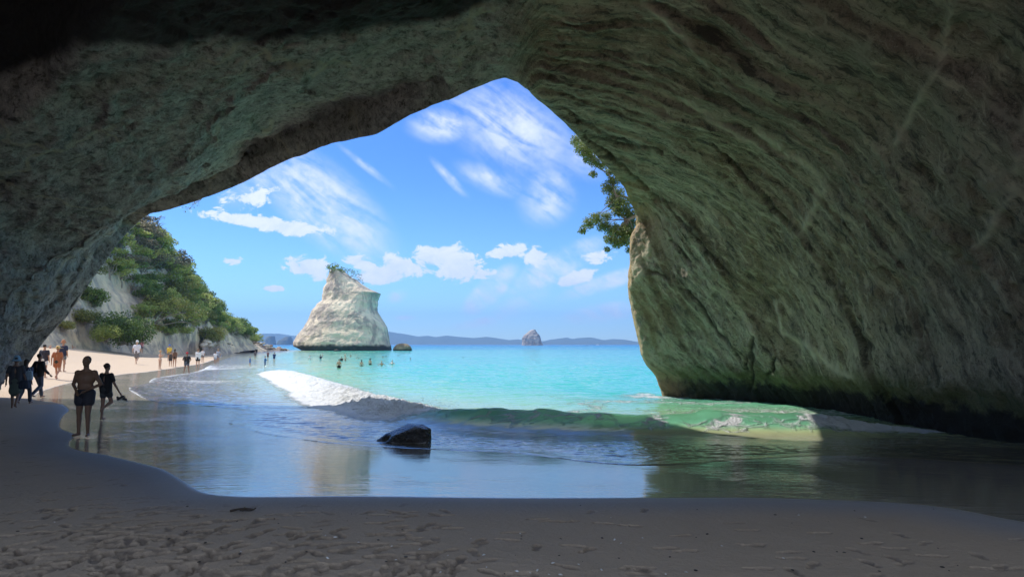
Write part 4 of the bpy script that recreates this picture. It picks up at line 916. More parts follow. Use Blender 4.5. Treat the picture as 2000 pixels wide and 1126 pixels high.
def pose(kind='stand', rg=None):
    L = {k + '_l': np.array([-v[0], v[1], v[2]]) for k, v in J0.items() if k not in ('neck', 'head')}; Rr = {k + '_r': np.array(v) for k, v in J0.items() if k not in ('neck', 'head')}
    J = {**L, **Rr, 'neck': np.array(J0['neck']), 'head': np.array(J0['head'])}; J['toe_l'] = J['ank_l'] + (-.02, .15, -.05); J['toe_r'] = J['ank_r'] + (.02, .15, -.05)
    if kind == 'walk': J['knee_l'] += (0, .16, .02); J['ank_l'] += (0, .26, .0); J['toe_l'] += (0, .26, .02); J['knee_r'] += (0, .03, 0); J['ank_r'] += (0, -.30, .09); J['toe_r'] = J['ank_r'] + (0, .12, -.09); J['elb_l'] += (0, -.10, 0); J['wri_l'] += (0, -.12, .02); J['elb_r'] += (0, .05, 0); J['wri_r'] += (0, .20, .05)
    if kind == 'wide': J['knee_l'] += (-.05, 0, 0); J['ank_l'] += (-.12, 0, 0); J['toe_l'] += (-.14, 0, 0); J['knee_r'] += (.05, 0, 0); J['ank_r'] += (.12, 0, 0); J['toe_r'] += (.14, 0, 0); J['elb_l'] += (-.12, 0, .03); J['wri_l'] = np.array([-.17, .12, .98]); J['elb_r'] += (.12, 0, .03); J['wri_r'] = np.array([.17, .12, .98])
    if kind in ('phone', 'carry'): J['elb_r'] += (-.02, .12, .04); J['wri_r'] = np.array([.10, .30, 1.36 if kind == 'phone' else 1.2]); J['elb_l'] += (.02, .12, .04); J['wri_l'] = np.array([-.08, .28, 1.34 if kind == 'phone' else 1.12])
    if kind == 'shade': J['elb_r'] = np.array([.34, .14, 1.40]); J['wri_r'] = np.array([.13, .15, 1.62])
    if kind == 'arms_out': J['elb_l'] += (-.13, 0, .12); J['wri_l'] += (-.30, .02, .22); J['elb_r'] += (.13, 0, .12); J['wri_r'] += (.30, .02, .22)
    if kind == 'hands_front': J['elb_l'] += (-.06, -.05, 0); J['elb_r'] += (.06, -.05, 0); J['wri_l'] = np.array([-.10, .17, 1.00]); J['wri_r'] = np.array([.09, .18, .98]); J['ank_l'] += (-.03, .08, 0); J['toe_l'] += (-.06, .08, 0); J['knee_l'] += (-.01, .06, 0); J['toe_r'] += (.02, 0, 0)
    if kind == 'sit':
        for s_, sg_ in (('_l', -1), ('_r', 1)):
            J['hip' + s_] = np.array([.09 * sg_, 0, .12]); J['knee' + s_] = np.array([.14 * sg_, .36, .42]); J['ank' + s_] = np.array([.11 * sg_, .62, .09]); J['toe' + s_] = J['ank' + s_] + (0, .14, -.04)
            J['sho' + s_] = np.array([.18 * sg_, -.14, .62]); J['elb' + s_] = np.array([.26 * sg_, .06, .44]); J['wri' + s_] = np.array([.14 * sg_, .28, .42])
        J['neck'] = np.array([0, -.13, .67]); J['head'] = np.array([0, -.10, .83])
    return J
def basis(J):
    a = (J['hip_l'] + J['hip_r']) / 2; b = (J['sho_l'] + J['sho_r']) / 2; u_ = (b - a) / np.linalg.norm(b - a); x_ = J['sho_r'] - J['sho_l']; x_ = x_ - u_ * (x_ @ u_); x_ /= np.linalg.norm(x_); return a, b, np.stack([x_, np.cross(u_, x_), u_], 1)
def hand(w, e, side, fine):
    d = (w - e); d /= np.linalg.norm(d); x_ = np.array([0, 1, 0]) - d * d[1]; x_ /= np.linalg.norm(x_) + 1e-9; nrm = np.cross(d, x_)
    out = [cap(w, w + d * .075, .024, .032, 10, .5)]
    if fine:
        for i, (o_, l_) in enumerate([(-.03, .055), (-.010, .072), (.010, .078), (.030, .070)]):
            a = w + d * .085 + x_ * o_; m_ = a + d * l_ * .5 + nrm * .006 * side; out += [cap(a, m_, .0095, .009, 8), cap(m_, m_ + d * l_ * .45 + nrm * .016 * side, .009, .008, 8)]
        out.append(cap(w + d * .03 + x_ * .025, w + d * .075 + x_ * .058, .012, .010, 8))
    else: out.append(cap(w + d * .08, w + d * .15, .028, .018, 8, .5))
    return out
def person(loc, h, face, kind='stand', skin=SKIN, top=None, bottom=None, hat=None, hair=None, fine=False, label='', sink=0.0, group='people on the beach and in the water', build=1.0, mirror=False, extra=None, lean=0.0, female=False):
    J = pose(kind)
    if callable(extra): extra(J)
    sc = h / 1.75; vx = .009 if fine else .026; g_ = 1.0 if fine else 1.10
    a, b, B_ = basis(J); tl = np.linalg.norm(b - a)
    def tp(x_, y_, f): return a + (b - a) * f + B_ @ np.array([x_, y_, 0])
    bw = build; hipw = 1.06 if female else 1.0; shw = .93 if female else 1.0
    P = [ell(tp(0, -.005, .05), (.155 * bw * hipw, .105 * bw, .12), B_), ell(tp(0, .0, .38), (.135 * bw * (.93 if female else 1), .095 * bw, .16), B_), ell(tp(0, .005, .72), (.165 * bw * shw, .11 * bw, .17), B_),
         cap(tp(-.10 * shw, 0, .95), tp(.10 * shw, 0, .95), .062, .062), cap(J['neck'] - B_[:, 2] * .02, tp(-.15 * shw, 0, .97), .045, .045), cap(J['neck'] - B_[:, 2] * .02, tp(.15 * shw, 0, .97), .045, .045), cap(J['neck'] - B_[:, 2] * .06, J['head'] - (0, 0, .07), .057, .052), cap(tp(-.07, -.02, .93), J['neck'], .05, .05), cap(tp(.07, -.02, .93), J['neck'], .05, .05)]
    hd = J['head']; P += [ell(hd + (0, 0, .012), (.077, .095, .108)), ell(hd + (0, .03, -.05), (.056, .062, .065))]
    if fine: P += [cap(hd + (0, .094, .012), hd + (0, .112, -.022), .010, .013), cap(hd + (-.035, .082, .03), hd + (.035, .082, .03), .012, .012), cap(hd + (-.02, .092, -.052), hd + (.02, .092, -.052), .008, .008), ell(hd + (-.08, -.005, .0), (.012, .02, .032)), ell(hd + (.08, -.005, .0), (.012, .02, .032))]
    for s_, q in (('_l', -1), ('_r', 1)):
        hp, kn, an, to, sh, el, wr = [J[k + s_] for k in ('hip', 'knee', 'ank', 'toe', 'sho', 'elb', 'wri')]
        sh = sh * np.array([shw, 1, 1])
        P += [cap(hp, kn, .085 * bw * g_, .054 * g_), cap(kn, an, .052 * g_, .033 * g_), cap(kn + (an - kn) * .18 + (0, -.012, 0), kn + (an - kn) * .5 + (0, -.01, 0), .052 * g_, .042 * g_), cap(an + (0, -.03, -.04), to, .034, .026, 10), ell(an, (.036, .04, .04)),
              cap(sh, el, .050 * bw * g_, .038 * g_), cap(el, wr, .038 * g_, .025 * g_), ell(sh, (.058 * bw, .058 * bw, .06))] + hand(wr, el, q, fine)
    root = empty('person', tuple(np.array(loc) - np.array([0, 0, sink])), face, label, 'person', group); root.scale = (sc * (-1 if mirror else 1), sc, sc)
    link_mesh('body', fuse(P, vx, 'body'), cmat(skin, .6, True), root)
    def part(name, prm, col, v=None, sm=1): return link_mesh(name, fuse(prm, v or (.013 if fine else .028), name, sm), cmat(col), root)
    f_ = .014 if fine else .02
    if top:
        col, style = top; hem = -.02 if style != 'long' else -.35
        Q = [cap(tp(-.075 * bw, 0, hem), tp(-.075 * bw, 0, .85), .105 * bw + f_, .10 * bw + f_), cap(tp(.075 * bw, 0, hem), tp(.075 * bw, 0, .85), .105 * bw + f_, .10 * bw + f_), cap(tp(-.11 * shw, 0, .93), tp(.11 * shw, 0, .93), .064 + f_, .064 + f_), cap(J['neck'] - B_[:, 2] * .06, tp(-.14 * shw, 0, .95), .048 + f_, .048 + f_), cap(J['neck'] - B_[:, 2] * .06, tp(.14 * shw, 0, .95), .048 + f_, .048 + f_)]
        if style != 'tank':
            ln = 1.0 if style == 'sleeves' else .62
            for s_ in ('_l', '_r'):
                sh, el, wr = J['sho' + s_], J['elb' + s_], J['wri' + s_]; Q.append(cap(sh, sh + (el - sh) * ln, .062 * bw + f_, .052 + f_))
                if style == 'sleeves': Q.append(cap(el, el + (wr - el) * .85, .045 + f_, .034 + f_))
        if style == 'bikini': Q = [cap(tp(-.08, .02, .74), tp(.08, .02, .74), .105 + f_, .105 + f_)]
        part('shirt' if style != 'bikini' else 'bikini_top', Q, col)
    if bottom:
        col, style = bottom; Q = [ell(tp(0, -.005, .05), (.165 * bw * hipw + f_, .115 * bw + f_, .13), B_)]
        e_ = {'brief': .12, 'shorts': .38, 'long': 1.0, 'skirt': .6}[style]
        for s_ in ('_l', '_r'):
            hp, kn, an = J['hip' + s_], J['knee' + s_], J['ank' + s_]
            Q.append(cap(hp, hp + (kn - hp) * e_, .09 * bw + f_, (.085 if style == 'shorts' else .062) * bw + f_))
            if style == 'long': Q.append(cap(kn, kn + (an - kn) * .9, .06 + f_, .05 + f_))
        if style == 'skirt': m_ = (J['knee_l'] + J['knee_r']) / 2; Q.append(cap(a + (0, 0, -.02), a + (m_ - a) * .75, .15, .20, 16, .8))
        part('trousers' if style == 'long' else ('skirt' if style == 'skirt' else 'shorts'), Q, col)
    if hair:
        col, style = hair; Q = [ell(hd + (0, -.018, .035), (.084, .094, .098))]
        if style == 'long': Q.append(cap(hd + (0, -.07, .03), hd + (0, -.11, -.22), .07, .045))
        if style == 'bun': Q.append(ell(hd + (0, -.10, .05), (.045, .045, .045)))
        if style == 'ear': Q = [ell(hd + (0, -.03, .04), (.080, .088, .088))]
        part('hair', Q, col)
    if hat:
        col, style = hat; br_ = {'cap': .10, 'sun': .25, 'bucket': .155}[style]; c_ = hd + (0, -.005, .055)
        th = np.linspace(0, 2 * np.pi, 20, endpoint=False)
        pr = [(.0, .115), (.05, .108), (.085, .075), (.098, .02), (.105, -.015), (br_, -.03 if style != 'bucket' else -.075), (br_ - .004, -.038 if style != 'bucket' else -.083), (.095, -.028)]
        V = np.concatenate([[c_ + np.array([r_ * math.cos(t_), r_ * math.sin(t_) + (.07 if style == 'cap' and .02 < r_ - .09 and math.sin(t_) > .3 else 0), z_]) for t_ in th] for r_, z_ in pr])
        link_mesh('hat', np_mesh('hat', V, grid_faces(len(pr), 20, True)), cmat(col, .8), root)
    return root, J
NAVY = (.02, .025, .06); BLACK = (.012, .012, .015); WHITE = (.75, .75, .74); GREY = (.14, .14, .15); HAIR = (.02, .014, .01)
# --- the near ones, in the shade of the arch
def scale_from(px, pyf, pyt, zoff=0): 
    g = ground_at(px, pyf); D_ = g[1]; top = at(px, pyt, D_)[2]; return g, top - g[2]
def person_px(px, pyf, pyt, face, kind='stand', **kw):
    g, hh = scale_from(px, pyf, pyt); J = pose(kind); 
    if kind == 'sit': hh = hh / .94 * 1.75
    return person(g, hh, R(face), kind, **kw)
# facing: 0 looks away from the camera, 180 toward it
NG = 'people walking in the shade of the arch'
g, hh = scale_from(162, 851, 695)
root, J = person(g + (0, 0, -.0), hh, R(186), 'hands_front', skin=(.20, .11, .07), bottom=((.025, .025, .035), 'shorts'), hair=((.03, .02, .015), 'ear'), fine=True, build=1.22, group=NG,
    label='bare chested man in dark shorts standing barefoot at the wet sand edge, hands joined')
for sx_ in (-.03, .03):
    link_mesh('eye', fuse([ell(J['head'] + (sx_, .087, .012), (.011, .008, .006))], .003, 'eye', 0), cmat((.35, .33, .30), .3), root)
g, hh = scale_from(204, 820, 709)
def wpose(J):
    J['knee_r'] += (.0, .12, .06); J['ank_r'] += (0, -.22, .28); J['toe_r'] = J['ank_r'] + (0, .02, -.14); J['wri_r'] = np.array([.40, .10, .86]); J['elb_r'] = np.array([.30, 0, 1.12])
root, J = person(g, hh, R(-12), 'stand', skin=(.30, .18, .13), top=(BLACK, 'tee'), bottom=((.05, .055, .06), 'shorts'), hair=((.05, .03, .02), 'bun'), fine=True, female=True, extra=wpose, group=NG,
    label='woman in black t-shirt and grey shorts walking away with shoes dangling from her hand')
# the shoes she carries are things of their own
def shoe(loc, rz, tilt, label):
    t_ = empty('shoe', loc, rz, label, 'shoe', 'pair of carried shoes'); t_.rotation_euler = (tilt, .3, rz)
    link_mesh('upper', fuse([cap((0, -.09, 0), (0, .10, -.01), .042, .034), cap((0, -.08, .0), (0, -.07, .05), .04, .038)], .008, 'upper'), cmat((.05, .05, .055)), t_)
    link_mesh('sole', fuse([cap((0, -.10, -.045), (0, .12, -.045), .040, .034, 12, .45)], .008, 'sole'), cmat((.35, .33, .30)), t_)
wr = np.array(root.matrix_basis @ Vector(J['wri_r'] + (0.03, .02, -.15)))
shoe(tuple(wr + (0.0, 0, -.02)), R(-70), .5, 'left one of the two dark shoes carried by the woman'); shoe(tuple(wr + (.08, .05, -.05)), R(-100), -.3, 'right one of the two dark shoes carried by the woman')
g, hh = scale_from(27, 798, 696)
person(g, hh, R(25), 'walk', skin=(.20, .12, .09), top=((.03, .035, .05), 'tee'), bottom=((.07, .10, .09), 'skirt'), hat=((.18, .33, .48), 'bucket'), hair=(HAIR, 'ear'), fine=True, female=True, group=NG, label='leftmost walker on the shaded sand, in pale blue bucket hat and grey green skirt')
g, hh = scale_from(47, 789, 701)
person(g, hh, R(15), 'walk', skin=(.20, .12, .09), top=((.04, .055, .11), 'tee'), bottom=((.04, .05, .08), 'long'), hair=(HAIR, 'long'), fine=True, female=True, mirror=True, group=NG, label='dark haired walker in navy shirt just behind the bucket hat walker')
g, hh = scale_from(73, 777, 690)
person(g, hh, R(-15), 'walk', skin=(.22, .13, .10), top=(BLACK, 'sleeves'), bottom=((.05, .07, .12), 'long'), hair=(HAIR, 'ear'), fine=True, build=1.1, group=NG, label='broad man in black shirt and blue jeans walking out of the arch')
# bags
def bag(px, py, Y, sx_, sy_, sz_, col, label, strap):
    p = at(px, py, Y); t_ = empty('shoulder_bag', tuple(p), 0, label, 'bag')
    link_mesh('pouch', fuse([cap((-sx_ * .5, 0, -sz_ * .5), (-sx_ * .45, 0, sz_ * .4), sy_, sy_ * .8), cap((sx_ * .5, 0, -sz_ * .5), (sx_ * .45, 0, sz_ * .4), sy_, sy_ * .8), cap((0, 0, -sz_ * .5), (0, 0, sz_ * .4), sy_, sy_)], .014, 'pouch'), cmat(col), t_)
    link_mesh('strap', tubes_mesh([(np.array([(-sx_ * .5, 0, sz_ * .4), (-sx_ * .3, 0, strap * .7), (0, 0, strap), (sx_ * .3, 0, strap * .7), (sx_ * .5, 0, sz_ * .4)]), np.full(5, .012))], 6), cmat(col), t_)
gb = ground_at(27, 798); bag(47, 750, gb[1] - .1, .22, .09, .20, (.02, .03, .06), 'navy shoulder bag hanging at the right hip of the bucket hat walker', .42)
gb = ground_at(47, 789); bag(57, 732, gb[1] - .12, .16, .08, .28, (.35, .48, .62), 'pale blue bag held by the navy shirted walker', .30)
# --- sunlit ones just outside
SG_ = 'people on the sunlit beach'; WG_ = 'people wading and swimming'
person_px(110, 741, 676, 10, 'walk', skin=(.50, .26, .17), top=((.42, .14, .06), 'long'), bottom=((.04, .05, .04), 'brief'), hat=((.85, .55, .22), 'sun'), hair=(HAIR, 'ear'), female=True, fine=True, group=SG_, label='woman in wide straw hat and rust brown tunic walking on sunlit sand')
person_px(121, 726, 664, 0, 'stand', top=(NAVY, 'tee'), bottom=(GREY, 'shorts'), hat=((.45, .20, .10), 'bucket'), group=SG_, label='person in navy shirt and brown hat just beyond the straw hat woman')
person_px(84, 738, 672, 5, 'stand', top=((.03, .03, .05), 'tee'), bottom=(WHITE, 'shorts'), hair=(HAIR, 'ear'), group=SG_, label='person in dark top and white shorts half hidden by the arch foot')
person_px(266, 711, 665, 10, 'walk', skin=SKIN_L, top=((.72, .70, .74), 'tee'), bottom=((.16, .15, .15), 'skirt'), hat=(WHITE, 'cap'), group=SG_, label='tall person in pale shirt, grey long shorts and white cap on dry sand')
PL = [  # px, foot, top, facing, kind, args
 (276, 690, 663, 20, 'carry', dict(top=((.70, .25, .25), 'tee'), bottom=(GREY, 'shorts'), hat=((.55, .05, .06), 'cap')), 'person in reddish top and red cap right behind the tall pale shirted one'),
 (252, 683.6, 665, 150, 'stand', dict(top=((.05, .02, .03), 'tank'), bottom=((.35, .10, .12), 'brief')), 'distant person in black vest and dark pink bottoms, far sand'),
 (288.5, 682, 666, 20, 'walk', dict(top=(GREY, 'tee'), bottom=((.10, .09, .06), 'long')), 'left one of three distant people in olive and cream on far sand'),
 (295, 684.5, 667, 0, 'stand', dict(top=((.60, .48, .25), 'tee'), bottom=((.50, .42, .28), 'long'), hat=((.7, .55, .3), 'bucket')), 'middle one of three distant people, cream clothes and straw hat'),
 (299.5, 686, 671, 0, 'stand', dict(top=((.45, .5, .62), 'tee'), bottom=(WHITE, 'shorts')), 'right one of three distant people, pale blue shirt, shorter'),
 (312, 721, 684, -30, 'phone', dict(skin=SKIN_L, top=((.65, .40, .30), 'bikini'), bottom=((.65, .42, .32), 'brief'), hat=((.6, .35, .18), 'sun'), female=True), 'woman in beige swimsuit and brimmed hat with a black pouch, damp sand'),
 (330, 705, 673, 10, 'stand', dict(top=((.75, .50, .06), 'tee'), bottom=(GREY, 'shorts'), hat=((.05, .15, .5), 'cap')), 'person in yellow shirt and blue cap in the middle of the group'),
 (332.5, 715.5, 686, 20, 'carry', dict(top=((.08, .06, .05), 'tank'), bottom=((.03, .03, .04), 'shorts'), hair=(HAIR, 'ear')), 'person in dark vest and dark shorts left of the long haired woman'),
 (340.5, 716.5, 681, 15, 'phone', dict(top=((.16, .08, .05), 'tank'), bottom=(BLACK, 'brief'), hair=((.05, .025, .015), 'long'), female=True), 'long haired woman in brown top and black briefs beside the group'),
 (364, 729, 688, 0, 'wide', dict(skin=SKIN_D, top=(BLACK, 'tee'), bottom=((.10, .12, .17), 'shorts'), hat=((.5, .03, .05), 'cap'), build=1.15), 'man in black t-shirt and red cap with hands at waist in wash'),
 (386, 719, 681, 10, 'carry', dict(skin=SKIN_L, top=((.80, .80, .80), 'tee'), bottom=(BLACK, 'shorts'), hair=((.2, .08, .04), 'ear'), build=1.1), 'man in white shirt and black shorts at the edge of the wash'),
 (395.5, 707, 681, -10, 'stand', dict(top=((.68, .68, .72), 'tee'), bottom=(GREY, 'shorts'), hair=(HAIR, 'ear')), 'person in pale grey shirt behind the white shirted man'),
 (410.5, 686, 672, 0, 'stand', dict(top=((.04, .03, .03), 'tank'), bottom=((.25, .08, .06), 'brief')), 'left one of two distant people near the boulder jumble, dark top'),
 (415, 686.3, 672, 0, 'stand', dict(skin=SKIN_D, bottom=((.04, .04, .05), 'shorts')), 'right one of two distant people near the boulders, bare chested'),
 (420, 711, 686, 0, 'stand', dict(top=((.80, .80, .84), 'tee'), bottom=((.35, .42, .55), 'shorts'), hair=(HAIR, 'ear')), 'person in white shirt and pale blue shorts in ankle deep wash'),
 (425.5, 709, 681, 0, 'stand', dict(top=((.38, .40, .48), 'tee'), bottom=((.20, .22, .30), 'shorts'), hat=((.35, .25, .18), 'cap')), 'taller person in grey shirt right of the white shirted one in wash'),
 (98, 680, 672, 60, 'sit', dict(bottom=((.5, .1, .1), 'brief'), skin=SKIN_L), 'leftmost sunbather sitting on the back beach by the arch foot'),
 (142, 680, 672, -60, 'sit', dict(bottom=((.55, .25, .12), 'brief')), 'sunbather sitting right of the brown hatted person on back beach'),
 (178, 677, 666, 30, 'sit', dict(top=((.6, .2, .12), 'bikini'), bottom=((.6, .2, .12), 'brief'), hat=((.8, .45, .2), 'sun'), female=True), 'sunbather in straw hat sitting on the back beach below grey rock'),
 (171, 678, 671, 80, 'sit', dict(skin=SKIN_L, bottom=((.6, .5, .5), 'brief')), 'pale sunbather sitting left of the straw hatted sunbather'),
 (203, 677, 670, -90, 'sit', dict(top=((.2, .25, .3), 'tank'), bottom=(GREY, 'shorts')), 'sunbather in grey on the back beach below the dark shrub'),
 (213, 677, 668, 120, 'sit', dict(skin=(.55, .28, .17), bottom=((.55, .2, .08), 'brief')), 'left tanned sunbather of the pair below the big dark shrub'),
 (219, 677, 669, -120, 'sit', dict(skin=(.55, .28, .17), top=((.7, .3, .1), 'bikini'), bottom=((.7, .3, .1), 'brief')), 'right tanned sunbather of the pair in orange swimwear'),
 (223, 673.5, 666.5, 10, 'sit', dict(top=((.6, .68, .8), 'tee'), bottom=(WHITE, 'shorts')), 'sitting person in pale blue shirt behind the tanned pair'),
 (340, 676, 668.5, 10, 'sit', dict(top=((.5, .35, .3), 'tee'), bottom=(GREY, 'shorts'), hair=(HAIR, 'ear')), 'person sitting against the low grey rock, brown top'),
 (365.5, 676, 666.5, 0, 'stand', dict(top=((.70, .40, .36), 'tee'), bottom=((.10, .40, .60), 'skirt'), female=True), 'small distant figure in pink top and turquoise skirt by the grey rock'),
 (379, 673, 667, 0, 'sit', dict(top=((.3, .1, .25), 'tee'), bottom=(NAVY, 'shorts')), 'person in purple top sitting right of the turquoise skirted figure'),
 (392, 674, 668, 0, 'sit', dict(top=((.5, .15, .1), 'tee'), bottom=(NAVY, 'shorts')), 'person in red top sitting by the pale driftwood boulders'),
]
for (px, pf, pt, fc, kd, kw, lab) in PL: person_px(px, pf, pt, fc, kd, group=SG_, label=lab, **kw)
WL = [  # px, waterline, top, full height, facing, kind
 (488, 713, 696, 1.30, -90, 'arms_out', dict(top=((.10, .22, .50), 'tee'), bottom=((.10, .2, .45), 'shorts'), hair=(HAIR, 'ear')), 'child in blue rash shirt reaching out at the edge of the wash'),
 (498.5, 698, 684, 1.72, 0, 'stand', dict(skin=SKIN_D, top=((.12, .10, .14), 'tee'), bottom=((.10, .08, .10), 'shorts')), 'wader in dark purple top left of the black umbrella holder'),
 (517.5, 713, 695, 1.5, -60, 'carry', dict(top=((.02, .12, .35), 'sleeves'), bottom=((.02, .08, .25), 'long'), hair=(HAIR, 'ear')), 'wader in royal blue wetsuit below the black umbrella holder'),
 (523, 700, 685.5, 1.7, 0, 'phone', dict(top=((.25, .10, .12), 'tee'), bottom=(NAVY, 'shorts')), 'wader in maroon top holding up the black umbrella'),
 (535.5, 703, 687.5, 1.75, 20, 'carry', dict(top=((.02, .04, .16), 'tee'), bottom=((.02, .04, .14), 'shorts'), hair=(HAIR, 'ear')), 'wader in dark navy clothes right of the black umbrella holder'),
 (605, 702, 693, 1.7, 180, 'stand', dict(top=((.75, .75, .80), 'tee'), bottom=(WHITE, 'shorts'), hair=(HAIR, 'ear')), 'wader in white shirt alone in front of the stack left corner'),
 (626, 700.3, 692, 1.75, -20, 'carry', dict(top=((.015, .02, .05), 'tee'), bottom=(BLACK, 'shorts'), hair=(HAIR, 'ear')), 'wader in black shirt carrying someone pink in the sea'),
 (630, 696.5, 691, 1.2, 90, 'stand', dict(skin=(.65, .32, .26), bottom=((.6, .2, .2), 'brief'), hat=((.7, .15, .15), 'cap')), 'small pinkish child held by the black shirted wader'),
 (662, 718.5, 700.5, 1.75, 10, 'stand', dict(bottom=(BLACK, 'shorts'), hair=(HAIR, 'ear')), 'bare backed man in black shorts thigh deep in the sea'),
 (667, 703.5, 696, 1.7, 0, 'stand', dict(top=(BLACK, 'tee'), bottom=(BLACK, 'shorts'), hair=(HAIR, 'ear')), 'dark clad wader just behind the bare backed man'),
 (674.5, 703.5, 694, 1.7, 180, 'arms_out', dict(skin=SKIN_L, hair=(HAIR, 'ear'), bottom=((.3, .1, .1), 'brief')), 'front bather of the pair right of the dark clad wader'),
 (674.2, 695, 690, 1.7, 180, 'stand', dict(skin=SKIN_L, hair=(HAIR, 'ear'), bottom=(GREY, 'brief')), 'rear bather of the pair right of the dark clad wader'),
 (685, 696, 692, 1.7, 0, 'stand', dict(skin=SKIN_D, hair=(HAIR, 'ear')), 'dark haired swimmer below the pale awash rock'),
 (697, 700.5, 697, 1.7, 60, 'stand', dict(skin=(.6, .33, .2), hair=((.15, .07, .04), 'ear')), 'left one of two swimmers close together, neck deep'),
 (701, 700.3, 697.5, 1.7, -60, 'stand', dict(skin=(.6, .33, .2), hair=((.12, .06, .03), 'ear')), 'right one of two swimmers close together, neck deep'),
 (706, 714, 702, 1.68, 20, 'stand', dict(skin=SKIN_L, hair=((.03, .015, .01), 'long'), female=True, bottom=(BLACK, 'brief')), 'long dark haired bather waist deep, leftmost of the four nearest swimmers'),
 (723, 712, 699, 1.68, -20, 'stand', dict(skin=SKIN_L, hair=((.03, .015, .01), 'long'), female=True, bottom=(BLACK, 'brief')), 'standing bather with long hair, second of the four nearest'),
 (745.5, 713.5, 704, 1.7, 180, 'arms_out', dict(skin=SKIN, hair=(HAIR, 'ear')), 'chest deep bather with spread arms, third of the four nearest'),
 (766, 712, 702.5, 1.7, 150, 'arms_out', dict(skin=SKIN_L, hair=(HAIR, 'ear'), top=((.6, .55, .55), 'bikini')), 'chest deep bather in pale top, rightmost of the four nearest'),
 (748, 697.5, 694, 1.7, 0, 'stand', dict(skin=SKIN_D, hair=(HAIR, 'ear')), 'swimmer with head above water right of the stack, left of two'),
 (754, 696.5, 694, 1.7, 0, 'stand', dict(skin=SKIN_D, hair=(HAIR, 'ear')), 'swimmer with head above water, right of two below the boulder'),
 (777.5, 695, 692.7, 1.7, 0, 'stand', dict(skin=SKIN_D, hair=(HAIR, 'ear')), 'lone swimmer below the brown boulder'),
 (801.5, 701.5, 698.2, 1.7, -90, 'stand', dict(skin=SKIN_D, hair=(HAIR, 'ear')), 'lone swimmer splashing right of the brown boulder'),
 (904.5, 698.2, 695.8, 1.7, 0, 'stand', dict(skin=SKIN_D, hair=(HAIR, 'ear')), 'lone swimmer farthest right in open water'),
]
for (px, pw, pt, H_, fc, kd, kw, lab) in WL:
    q = water_at(px, pw); vis = at(px, pt, q[1])[2]; vis = min(vis, H_)
    person((q[0], q[1], vis - H_), H_, R(fc), kd, group=WG_, label=lab, **kw)
# umbrella
q = water_at(523, 700); t_ = empty('umbrella', (q[0] + .15, q[1], 1.25), 0, 'open black umbrella held by a wader at the waterline', 'umbrella')
th = np.linspace(0, 2 * np.pi, 16, endpoint=False); V = np.concatenate([[(r_ * math.cos(a_), r_ * math.sin(a_), z_) for a_ in th] for r_, z_ in [(.01, .78), (.3, .74), (.55, .62), (.72, .46), (.71, .45), (.5, .6), (.01, .75)]])
link_mesh('canopy', np_mesh('canopy', V, grid_faces(7, 16, True)), cmat(BLACK), t_); link_mesh('shaft', tubes_mesh([(np.array([(0, 0, -.1), (0, 0, .3), (0, 0, .82)]), np.full(3, .012))], 6), cmat((.2, .2, .2), .3), t_)
print('people', round(time.time() - T0, 1))

# ------------------------------------------------------------------ boulder in the wash, shells, driftwood, boats
g = ground_at(790, 868); D = g[1] + .55
def rp(px, py, d): return at(px, py, D + d)
pts = [rp(734, 860, 0), rp(740, 866, -.25), rp(790, 871, -.45), rp(836, 862, -.3), rp(843, 850, -.05), rp(842, 836, .1), rp(826, 827, .25), rp(798, 826, .4), rp(776, 838, .3), rp(752, 846, .2), rp(741, 855, .1), rp(770, 850, -.25), rp(812, 832, -.02), rp(745, 868, .5), rp(840, 865, .6), rp(828, 836, -.12), rp(764, 862, -.4)]
pts += [np.array(p_) - (0, 0, .35) for p_ in pts[:5]]
bm = bmesh.new()
for p_ in pts: bm.verts.new(p_)
bmesh.ops.convex_hull(bm, input=bm.verts)
bmesh.ops.delete(bm, geom=[v_ for v_ in bm.verts if not v_.link_faces], context='VERTS')
me = bpy.data.meshes.new('rock'); bm.to_mesh(me); bm.free()
ob = bpy.data.objects.new('tmp', me); COL.objects.link(ob)
bv = ob.modifiers.new('b', 'BEVEL'); bv.width = .05; bv.segments = 3
rm = ob.modifiers.new('r', 'REMESH'); rm.mode = 'VOXEL'; rm.voxel_size = .014; s_ = ob.modifiers.new('s', 'SMOOTH'); s_.iterations = 6
out = bpy.data.meshes.new_from_object(ob.evaluated_get(bpy.context.evaluated_depsgraph_get())); bpy.data.objects.remove(ob)
V = np.empty(len(out.vertices) * 3, np.float32); out.vertices.foreach_get('co', V); V = V.reshape(-1, 3).astype(float); Nn = np.empty(len(out.vertices) * 3, np.float32); out.vertices.foreach_get('normal', Nn); Nn = Nn.reshape(-1, 3)
hc = rp(752, 856, -.12); dd = np.linalg.norm((V - hc) * np.array([1, 1, 1.2]), axis=1)
V -= Nn * (.12 * np.exp(-(dd / .13) ** 2))[:, None]
V += Nn * (.012 * fbm(V[:, 0] * 6, V[:, 1] * 6, V[:, 2] * 6, 4, 77) + .004 * fbm(V[:, 0] * 30, V[:, 1] * 30, V[:, 2] * 30, 2, 78))[:, None]
out.vertices.foreach_set('co', V.astype(np.float32).ravel()); out.update()
m, n, bs = new_mat('wet_black_rock'); P = geo_pos(n)
n.put(bs.inputs['Base Color'], n.mix(n.noise(P, 6, 5, .65), (.012, .012, .014), (.045, .042, .042))); n.put(bs.inputs['Roughness'], n.ramp(n.noise(P, 9, 4), [(.35, .12), (.7, .4)]))
bs.inputs['IOR'].default_value = 1.6; n.put(bs.inputs['Normal'], n.bump(n.noise(P, 28, 5, .65), .5, .03))
o = link_mesh('wet_rock', out, m); tag(o, 'wet black angular boulder sitting alone in the thin wash', 'boulder')
